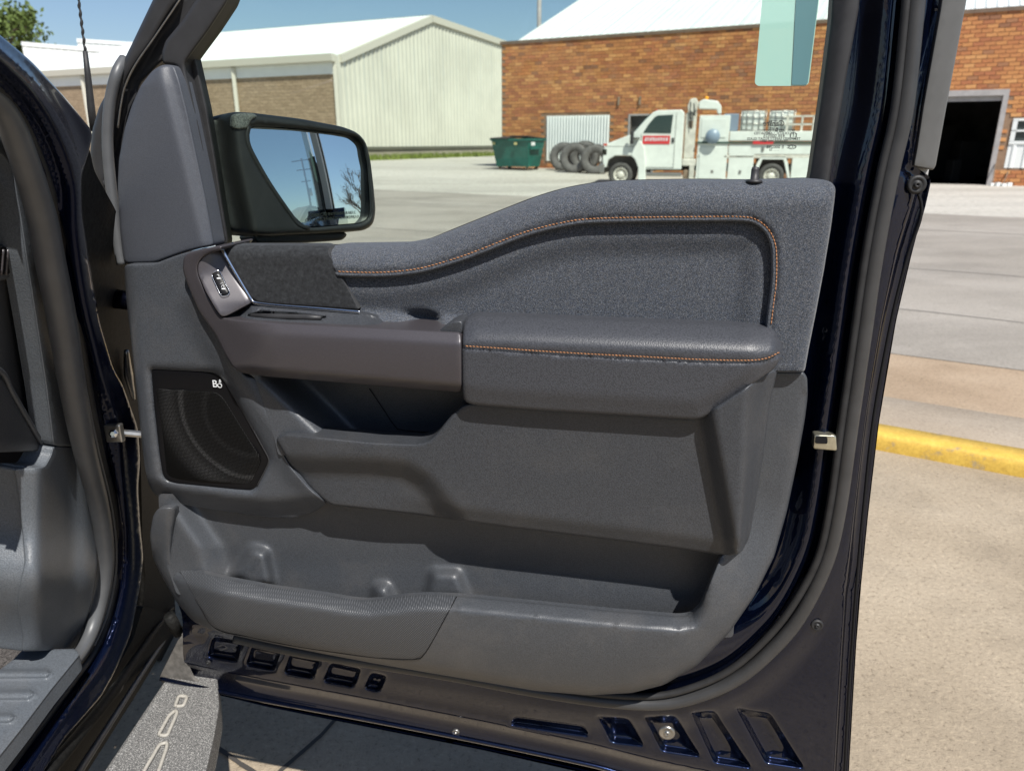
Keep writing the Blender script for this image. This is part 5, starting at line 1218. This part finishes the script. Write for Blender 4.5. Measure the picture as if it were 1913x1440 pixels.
tyre_at(1053, 300, 34.0, 0.60, 0.42, R(-14), 'half hidden tyre at the left end of the tyre row')
tyre_at(1074, 303, 32.7, 0.62, 0.48, R(-18), 'largest full ring tyre in front of the boarded opening')
tyre_at(1092, 298, 33.6, 0.64, 0.5, R(-18), 'tyre standing just behind the largest one')
tyre_at(1112, 305, 32.2, 0.60, 0.44, R(-14), 'right tyre of the row, partly behind the white service truck')

# ================================================================ white service truck
T0, T1 = PZ(1158, 350), PZ(1434, 354); ex = (T1 - T0).normalized(); ey = Vector((-ex.y, ex.x, 0)); ey = ey if ey.y > 0 else -ey
TM = Matrix(((ex.x, ey.x, 0, T0.x), (ex.y, ey.y, 0, T0.y), (0, 0, 1, 0), (0, 0, 0, 1)))
svc = empty('service_truck', T0, 'white service truck with crane and flatbed boxes parked before the brick wall', 'truck', rz=math.atan2(ex.y, ex.x))
def B(name, x0, x1, z0, z1, y0, y1, mat, ch=0.02, parent=None):
    q = MB(); q.box(((x0 + x1) / 2, (y0 + y1) / 2, (z0 + z1) / 2), (x1 - x0, y1 - y0, z1 - z0), TM, ch); return q.build(name, mat, parent or svc)
def PR(name, poly, y0, y1, mat, parent=None, bev=0.03):
    q = MB(); q.prism(poly, y0, y1, TM); o = q.build(name, mat, parent or svc)
    if bev: md = o.modifiers.new('bevel', 'BEVEL'); md.width = bev; md.segments = 2; md.limit_method = 'ANGLE'
    return o
cab = PR('cab', [(-0.60, 0.62), (-0.64, 0.95), (-0.60, 1.28), (-0.48, 1.44), (0.25, 1.72), (0.40, 1.80), (0.72, 2.16), (0.98, 2.42), (1.15, 2.49), (1.92, 2.50), (2.02, 2.40), (2.04, 0.60), (0.78, 0.60), (0.62, 0.70), (0.50, 0.92), (0.30, 1.04), (-0.22, 1.04), (-0.44, 0.90), (-0.50, 0.66)], 0.0, 2.05, M['white_paint'])
PR('cab_window', [(0.70, 1.78), (0.86, 2.04), (1.06, 2.28), (1.16, 2.33), (1.66, 2.35), (1.62, 1.76)], -0.012, 0.03, simple('dark_cab_window', (0.03, 0.05, 0.05), 0.08), cab, 0)
PR('windscreen', [(0.42, 1.83), (0.74, 2.18), (0.96, 2.385), (0.90, 2.40), (0.70, 2.22), (0.40, 1.86)], 0.15, 1.9, bpy.data.materials['dark_cab_window'], cab, 0)
PR('wing_flare', [(0.34, 1.06), (0.50, 1.48), (0.66, 1.52), (0.78, 1.30), (0.84, 0.80), (0.88, 0.18), (0.62, 0.18), (0.60, 0.66), (0.48, 0.92)], -0.13, 0.1, M['white_paint'], cab)
B('bumper', -0.72, -0.56, 0.45, 0.78, -0.05, 2.1, M['steel'], 0.03); B('headlamp', -0.655, -0.50, 1.06, 1.26, -0.01, 0.2, M['glass_dark'], 0.02, cab); B('marker_lamp', -0.62, -0.50, 1.36, 1.44, -0.02, 0.05, simple('red_amber_lens', (0.5, 0.08, 0.05), 0.3), 0.01, cab)
B('running_step', 0.85, 2.05, 0.38, 0.50, -0.02, 0.3, M['steel'], 0.02)
B('door_handle', 1.66, 1.74, 1.46, 1.62, -0.03, 0.02, M['trim_black'], 0.01, cab)
dl = MB(); 
for x0, x1, z0, z1 in ((0.64, 0.65, 0.66, 1.75), (1.76, 1.77, 0.66, 2.4), (0.64, 1.77, 0.655, 0.668)): dl.box(((x0 + x1) / 2, -0.003, (z0 + z1) / 2), (max(0.012, x1 - x0), 0.012, z1 - z0), TM)
dl.build('door_gap', M['dark_gap'], cab)
sg = B('door_sign', 0.70, 1.60, 1.42, 1.69, -0.016, -0.002, M['red'], 0.0, cab)
random.seed(2); q = MB(); x = 0.76
while x < 1.5:
    w_ = random.uniform(0.05, 0.075); q.box((x + w_ / 2, -0.019, 1.575), (w_ * 0.35, 0.004, 0.11), TM); q.box((x + w_ / 2, -0.019, 1.575 + random.choice((-0.04, 0.04, 0.0))), (w_, 0.004, 0.025), TM); q.box((x + w_ * 0.85, -0.019, 1.575), (w_ * 0.22, 0.004, 0.11), TM); x += w_ + 0.022
q.build('sign_lettering', M['white_print'], sg)
# wing mirror of the truck
B('side_mirror', 0.30, 0.42, 1.42, 1.85, -0.32, -0.2, M['trim_black'], 0.03, cab); B('mirror_arm', 0.36, 0.6, 1.60, 1.63, -0.25, 0.0, M['trim_black'], 0.005, cab)
def wheel(x, y, rad, name='wheel'):
    Tm = TM @ Matrix.Translation((x, y, rad)) @ Matrix.Rotation(R(90), 4, 'X')
    q = MB(); q.lathe([(rad * 0.56, -0.12), (rad * 0.62, 0.13), (rad * 0.9, 0.14), (rad, 0.10), (rad, -0.10), (rad * 0.9, -0.13), (rad * 0.56, -0.12)], 36, Tm); t = q.build(name, M['tyre'], svc, True)
    q = MB(); q.lathe([(rad * 0.6, 0.12), (rad * 0.57, 0.145), (rad * 0.52, 0.10), (rad * 0.30, 0.07), (rad * 0.27, 0.12), (rad * 0.14, 0.13), (0, 0.13)], 28, Tm); q.build('rim', M['dull_white'], t, True)
    q = MB()
    for k in range(8):
        a = k * math.pi / 4; q.lathe([(0.0, 0.09), (0.016, 0.09), (0.016, 0.12), (0, 0.12)], 6, Tm @ Matrix.Translation((rad * 0.4 * math.cos(a), rad * 0.4 * math.sin(a), 0)))
    q.build('wheel_nut', M['rust'], t)
wheel(0.0, 0.14, 0.41); wheel(4.95, 0.16, 0.41); wheel(4.95, 1.8, 0.41); wheel(0.0, 1.85, 0.41)
PR('chassis', [(-0.3, 0.55), (7.2, 0.55), (7.2, 0.78), (-0.3, 0.78)], 0.5, 1.5, M['ecoat'], None, 0)
B('front_arch_liner', -0.46, 0.52, 0.35, 1.03, 0.3, 0.34, M['dark_gap'], 0)
for z in (0.86, 0.94, 1.02): B('grille_bar', -0.675, -0.63, z, z + 0.035, 0.35, 1.75, M['steel'], 0.005, cab)
B('hood_seam', -0.52, 0.62, 1.335, 1.347, -0.004, 0.004, M['dark_gap'], 0, cab)
B('roof_marker', 1.05, 1.12, 2.49, 2.53, 0.2, 0.3, bpy.data.materials['red_amber_lens'], 0.01, cab)
B('fuel_tank', 2.1, 2.5, 0.3, 0.6, 0.05, 0.6, M['rust'], 0.04)
# crane
cr = B('crane_post', 2.08, 2.42, 0.95, 2.42, 0.1, 0.45, M['dull_white'], 0.03)
B('crane_base', 2.05, 2.5, 0.72, 0.95, 0.0, 0.6, M['dull_white'], 0.03, cr); B('outrigger', 2.3, 2.46, 0.25, 0.78, -0.02, 0.16, M['dull_white'], 0.02, cr)
PR('crane_head', [(2.14, 2.4), (2.10, 2.62), (2.18, 2.84), (2.36, 2.86), (2.46, 2.70), (2.40, 2.4)], 0.05, 0.45, M['dull_white'], cr); B('crane_plate', 2.17, 2.32, 1.95, 2.15, 0.07, 0.1, M['rust'], 0.0, cr)
q = MB(); q.tube([TM @ Vector((2.30, 0.05, 2.70)), TM @ Vector((2.36, 0.03, 2.3)), TM @ Vector((2.22, 0.03, 2.45)), TM @ Vector((2.26, 0.03, 1.9))], 0.018, 6); q.tube([TM @ Vector((2.2, 0.04, 2.74)), TM @ Vector((2.2, 0.02, 2.2)), TM @ Vector((2.40, 0.02, 2.5))], 0.015, 6); q.build('hydraulic_hose', M['rubber'], cr, True)
PR('crane_motor', [(2.46, 2.52), (2.46, 2.74), (2.60, 2.82), (3.05, 2.76), (3.18, 2.60), (3.20, 2.36), (3.08, 2.36), (3.04, 2.50)], 0.05, 0.5, M['white_paint'], cr)
q = MB(); q.lathe([(0.0, 0), (0.06, 0), (0.058, 0.09), (0.035, 0.12), (0, 0.125)], 16, TM @ Matrix.Translation((2.69, 0.3, 2.80))); q.build('amber_beacon', simple('amber_lens', (0.85, 0.36, 0.02), 0.3), cr, True)
# boxes and bed
tb = B('tall_toolbox', 2.52, 3.50, 0.24, 2.32, 0.0, 0.6, M['white_paint'], 0.02)
B('box_door', 2.60, 3.40, 1.62, 2.22, -0.02, 0.0, M['white_paint'], 0.012, tb); B('box_door', 2.60, 3.40, 0.32, 1.34, -0.02, 0.0, M['white_paint'], 0.012, tb)
q = MB(); q.lathe([(0.0, 0.0), (0.16, 0.0), (0.22, 0.05), (0.235, 0.14), (0.22, 0.2), (0, 0.2)], 22, TM @ Matrix.Translation((2.98, -0.02, 1.66)) @ Matrix.Rotation(R(90), 4, 'X')); q.build('hose_reel', simple('blue_grey_reel', (0.2, 0.26, 0.33), 0.4), tb, True)
B('drip_rail', 2.5, 6.2, 1.44, 1.50, -0.04, 0.6, simple('dark_green_rail', (0.03, 0.07, 0.055), 0.5), 0.0)
B('lower_box', 3.55, 4.35, 0.24, 1.12, 0.0, 0.6, M['white_paint'], 0.02); B('side_box', 3.52, 7.2, 1.10, 1.43, 0.0, 0.6, M['white_paint'], 0.02); B('rear_box', 5.55, 7.2, 0.28, 1.02, 0.0, 0.6, M['white_paint'], 0.02)
B('deck_side', 3.52, 7.2, 1.52, 1.82, 0.02, 0.6, M['white_paint'], 0.02); B('deck', 2.5, 7.2, 0.98, 1.08, 0.0, 2.1, M['dull_white'], 0.02)
PR('wheel_arch', [(4.30, 0.30), (4.48, 0.86), (4.58, 1.05), (5.32, 1.05), (5.42, 0.86), (5.55, 0.30), (5.50, 0.28), (5.28, 0.95), (4.62, 0.95), (4.40, 0.28)], 0.0, 0.5, M['white_paint'], None, 0)
B('arch_liner', 4.45, 5.45, 0.5, 1.04, 0.45, 0.5, M['dark_gap'], 0)
for x in (3.05, 3.95, 4.6, 6.35): B('box_latch', x - 0.04, x + 0.04, (0.5 if x < 4.2 else 1.2), (0.6 if x < 4.2 else 1.33), -0.03, 0.0, M['steel'], 0.008)
B('red_stripe', 4.27, 4.90, 1.42, 1.52, -0.06, -0.045, M['red'], 0.0); B('red_lettering', 5.9, 6.5, 1.44, 1.50, -0.02, -0.004, simple('faded_red_print', (0.62, 0.32, 0.28), 0.6), 0.0)
rk = MB()
for z in (2.28, 2.03): rk.box((6.2, 0.3, z), (2.0, 0.05, 0.05), TM)
for x in (5.3, 5.75, 6.1, 6.5, 7.1): rk.box((x, 0.3, 2.05), (0.06, 0.05, 0.5), TM)
rk.build('bed_rack', M['dull_white'], svc)
# two caged water totes on the bed
M['tote'] = simple('cloudy_white_plastic', (0.66, 0.68, 0.63), 0.4, var=0.06, vscale=3)
for k, x in enumerate((3.85, 4.75)):
    w_ = 0.78; r_ = empty('water_tote', TM @ Vector((x + w_ / 2, 1.0, 1.82)), ('left' if k == 0 else 'right') + ' caged white water tote on the service truck bed', 'water tote', 'water totes on the truck')
    q = MB(); q.box((x + w_ / 2, 0.95, 2.14), (w_ - 0.06, 0.9, 0.64), TM, 0.06); q.build('tank', M['tote'], r_, True)
    q = MB()
    for i in range(5): q.tube([TM @ Vector((x + w_ * i / 4, 0.47, 1.8)), TM @ Vector((x + w_ * i / 4, 0.47, 2.48))], 0.016, 5)
    for i in range(4): q.tube([TM @ Vector((x, 0.47, 1.86 + 0.2 * i)), TM @ Vector((x + w_, 0.47, 1.86 + 0.2 * i))], 0.016, 5)
    q.build('cage', M['steel'], r_, True)
    q = MB(); q.box((x + w_ / 2, 0.95, 1.79), (w_, 0.95, 0.06), TM); q.build('pallet', M['dull_white'], r_)
B('tool_chest', 3.3, 3.78, 1.83, 2.38, 0.5, 1.2, simple('blue_grey_chest', (0.16, 0.2, 0.26), 0.5), 0.03)

# ================================================================ poles and trees
q = MB(); a = PY(1007, 60, 52); q.tube([Vector((a.x, a.y, 0)), Vector((a.x, a.y, 16))], 0.14, 10)
tag(q.build('light_pole', M['steel_frame'], None, True), 'plain grey pole rising behind the white garage roof', 'pole')
M['bark'] = simple('grey_brown_bark', (0.11, 0.085, 0.065), 0.9, var=0.3, vscale=5, bscale=20, bstr=0.4, bdist=0.02)
def leafmat(name, c):
    m, nt, b = material(name); vec = coords(nt); f = noise(nt, vec, 2.2, 3, 0.6)
    nt.links.new(ramp(nt, f, [(0.3, tuple(x * 0.6 for x in c)), (0.7, tuple(x * 1.5 for x in c))]), b.inputs['Base Color'])
    b.inputs['Roughness'].default_value = 0.6; b.inputs['Specular IOR Level'].default_value = 0.2
    b.inputs['Transmission Weight'].default_value = 0.0; return m
M['leaf'] = leafmat('fresh_green_leaves', (0.085, 0.12, 0.03)); M['leaf_dark'] = leafmat('deep_green_leaves', (0.03, 0.05, 0.02))
def tree(pos, h, rad, n, leafm, label, seed, lsize=0.22, bare=False, cat='tree'):
    rng = random.Random(seed); pos = Vector(pos)
    root = empty('bare_tree' if bare else 'leafy_tree', pos, label, cat)
    q = MB(); tips = []
    top = pos + Vector((rng.uniform(-.3, .3), rng.uniform(-.3, .3), h * 0.62))
    q.tube([pos, pos.lerp(top, 0.4) + Vector((0.05 * h * rng.uniform(-1, 1) * 0.3, 0, 0)), top], [h * 0.032, h * 0.022, h * 0.012], 8)
    def limb(p, d, L, r, lev):
        mid = p + d * L * 0.5 + Vector((rng.uniform(-1, 1), rng.uniform(-1, 1), rng.uniform(-.2, .8))) * L * 0.09; e = p + d * L
        q.tube([p, mid, e], [r, r * 0.7, r * 0.35], 5 if lev else 6); tips.append((e, L)); tips.append((mid, L))
        if lev < (3 if bare else 2):
            for k in range(4 if bare else 3):
                nd = (d + Vector((rng.uniform(-1, 1), rng.uniform(-1, 1), rng.uniform(-.3, .9))) * 0.75).normalized(); limb(p.lerp(e, rng.uniform(0.35, 1.0)), nd, L * rng.uniform(0.45, 0.7), r * 0.5, lev + 1)
    for k in range(9):
        a = k * 2.4 + rng.uniform(-.3, .3); t = rng.uniform(0.45, 1.0); d = Vector((math.cos(a), math.sin(a), rng.uniform(0.25, 1.1))).normalized()
        limb(pos.lerp(top, t), d, rad * rng.uniform(0.6, 1.0), h * 0.011, 0)
    q.build('trunk', M['bark'], root, True)
    L = MB()
    for k in range(n):
        p, ln = tips[rng.randrange(len(tips))]; c = p + Vector((rng.gauss(0, 1), rng.gauss(0, 1), rng.gauss(0, 0.8))) * ln * 0.28
        u = Vector((rng.gauss(0, 1), rng.gauss(0, 1), rng.gauss(0, 1))).normalized(); w_ = u.orthogonal().normalized(); s = lsize * rng.uniform(0.6, 1.3)
        L.add([c - u * s, c + w_ * s * 0.45, c + u * s, c - w_ * s * 0.45], [(0, 1, 2, 3)])
    if n: L.build('crown', leafm, root)
    return root
tc_ = PY(8, 92, 96); tree((tc_.x - 1, tc_.y, 0), 21.5, 5.5, 5200, M['leaf'], 'green leafy tree beyond the pale building at the top left', 4, 0.34)
# things standing behind the camera, seen in the wing mirror and the paint
def mrefl(u, v):
    X = Vector(mproj(np.array([float(u)]), np.array([float(v)]), np.array([0.0]))[0]); d = (X - Vector(CAMP)).normalized()
    n = (MN + (X - MC) / 1.3).normalized(); return X, d - 2 * d.dot(n) * n
def behind(u, v, dist):
    X, r = mrefl(u, v); h = Vector((r.x, r.y, 0)).normalized(); return Vector((X.x + h.x * dist, X.y + h.y * dist, 0)), X.z + r.z / math.hypot(r.x, r.y) * dist
pb_, zt = behind(562, 296, 30); zt = max(8.0, min(13.0, zt))
up = empty('utility_pole', pb_, 'wooden utility pole with crossarms reflected in the wing mirror', 'utility pole')
q = MB(); q.tube([pb_, pb_ + Vector((0.1, 0, zt))], [0.16, 0.11], 10); q.build('pole', M['bark'], up, True)
ax_ = Vector((pb_.y, -pb_.x, 0)).normalized()
for dz, L in ((0.25, 1.3), (1.3, 0.9), (2.6, 0.6)):
    q = MB(); q.tube([pb_ + Vector((0, 0, zt - dz)) - ax_ * L, pb_ + Vector((0, 0, zt - dz)) + ax_ * L], 0.06, 6); q.build('crossarm', M['bark'], up)
q = MB(); q.lathe([(0, 0), (0.28, 0), (0.28, 0.8), (0, 0.85)], 14, Matrix.Translation(pb_ + Vector((0.35, 0.1, zt - 4.2)))); q.build('transformer', M['steel_frame'], up, True)
for k, dz in enumerate((0.2, 1.25, 2.55)):
    for sgn in (-1, 1):
        a = pb_ + Vector((0, 0, zt - dz + 0.1)) + ax_ * (0.5 * sgn); wd_ = Vector((ax_.y, -ax_.x, 0))
        q = MB(); q.tube([a - wd_ * 60 + Vector((0, 0, 0.5)), a - wd_ * 30 + Vector((0, 0, -0.5)), a, a + wd_ * 30 + Vector((0, 0, -0.5)), a + wd_ * 60 + Vector((0, 0, 0.5))], 0.0012, 4); q.build('wire', M['rubber'], up)
p_, z_ = behind(665, 350, 34); tree(p_, 8.5, 3.2, 500, M['bark'], 'bare brown tree reflected at the right of the wing mirror', 8, 0.1, True)
p_, z_ = behind(588, 400, 24); tree(p_, 3.4, 1.6, 1500, M['leaf'], 'small green bush tree reflected low in the wing mirror', 9, 0.12)
for k, (x, y, h) in enumerate(((-9, -17, 7.5), (-2.5, -19, 8.5), (4.5, -21, 7.5), (-17, -16, 7))):  # row of unseen trees added to darken reflections in the door paint
    tree((x, y, 0), h, h * 0.42, 2600, M['leaf_dark'], ['dark leafy tree behind the parking lot, second from its left end', 'tallest dark leafy tree behind the parking lot', 'dark leafy tree at the right end behind the parking lot', 'dark leafy tree at the left end behind the parking lot'][k], 20 + k, 0.3)
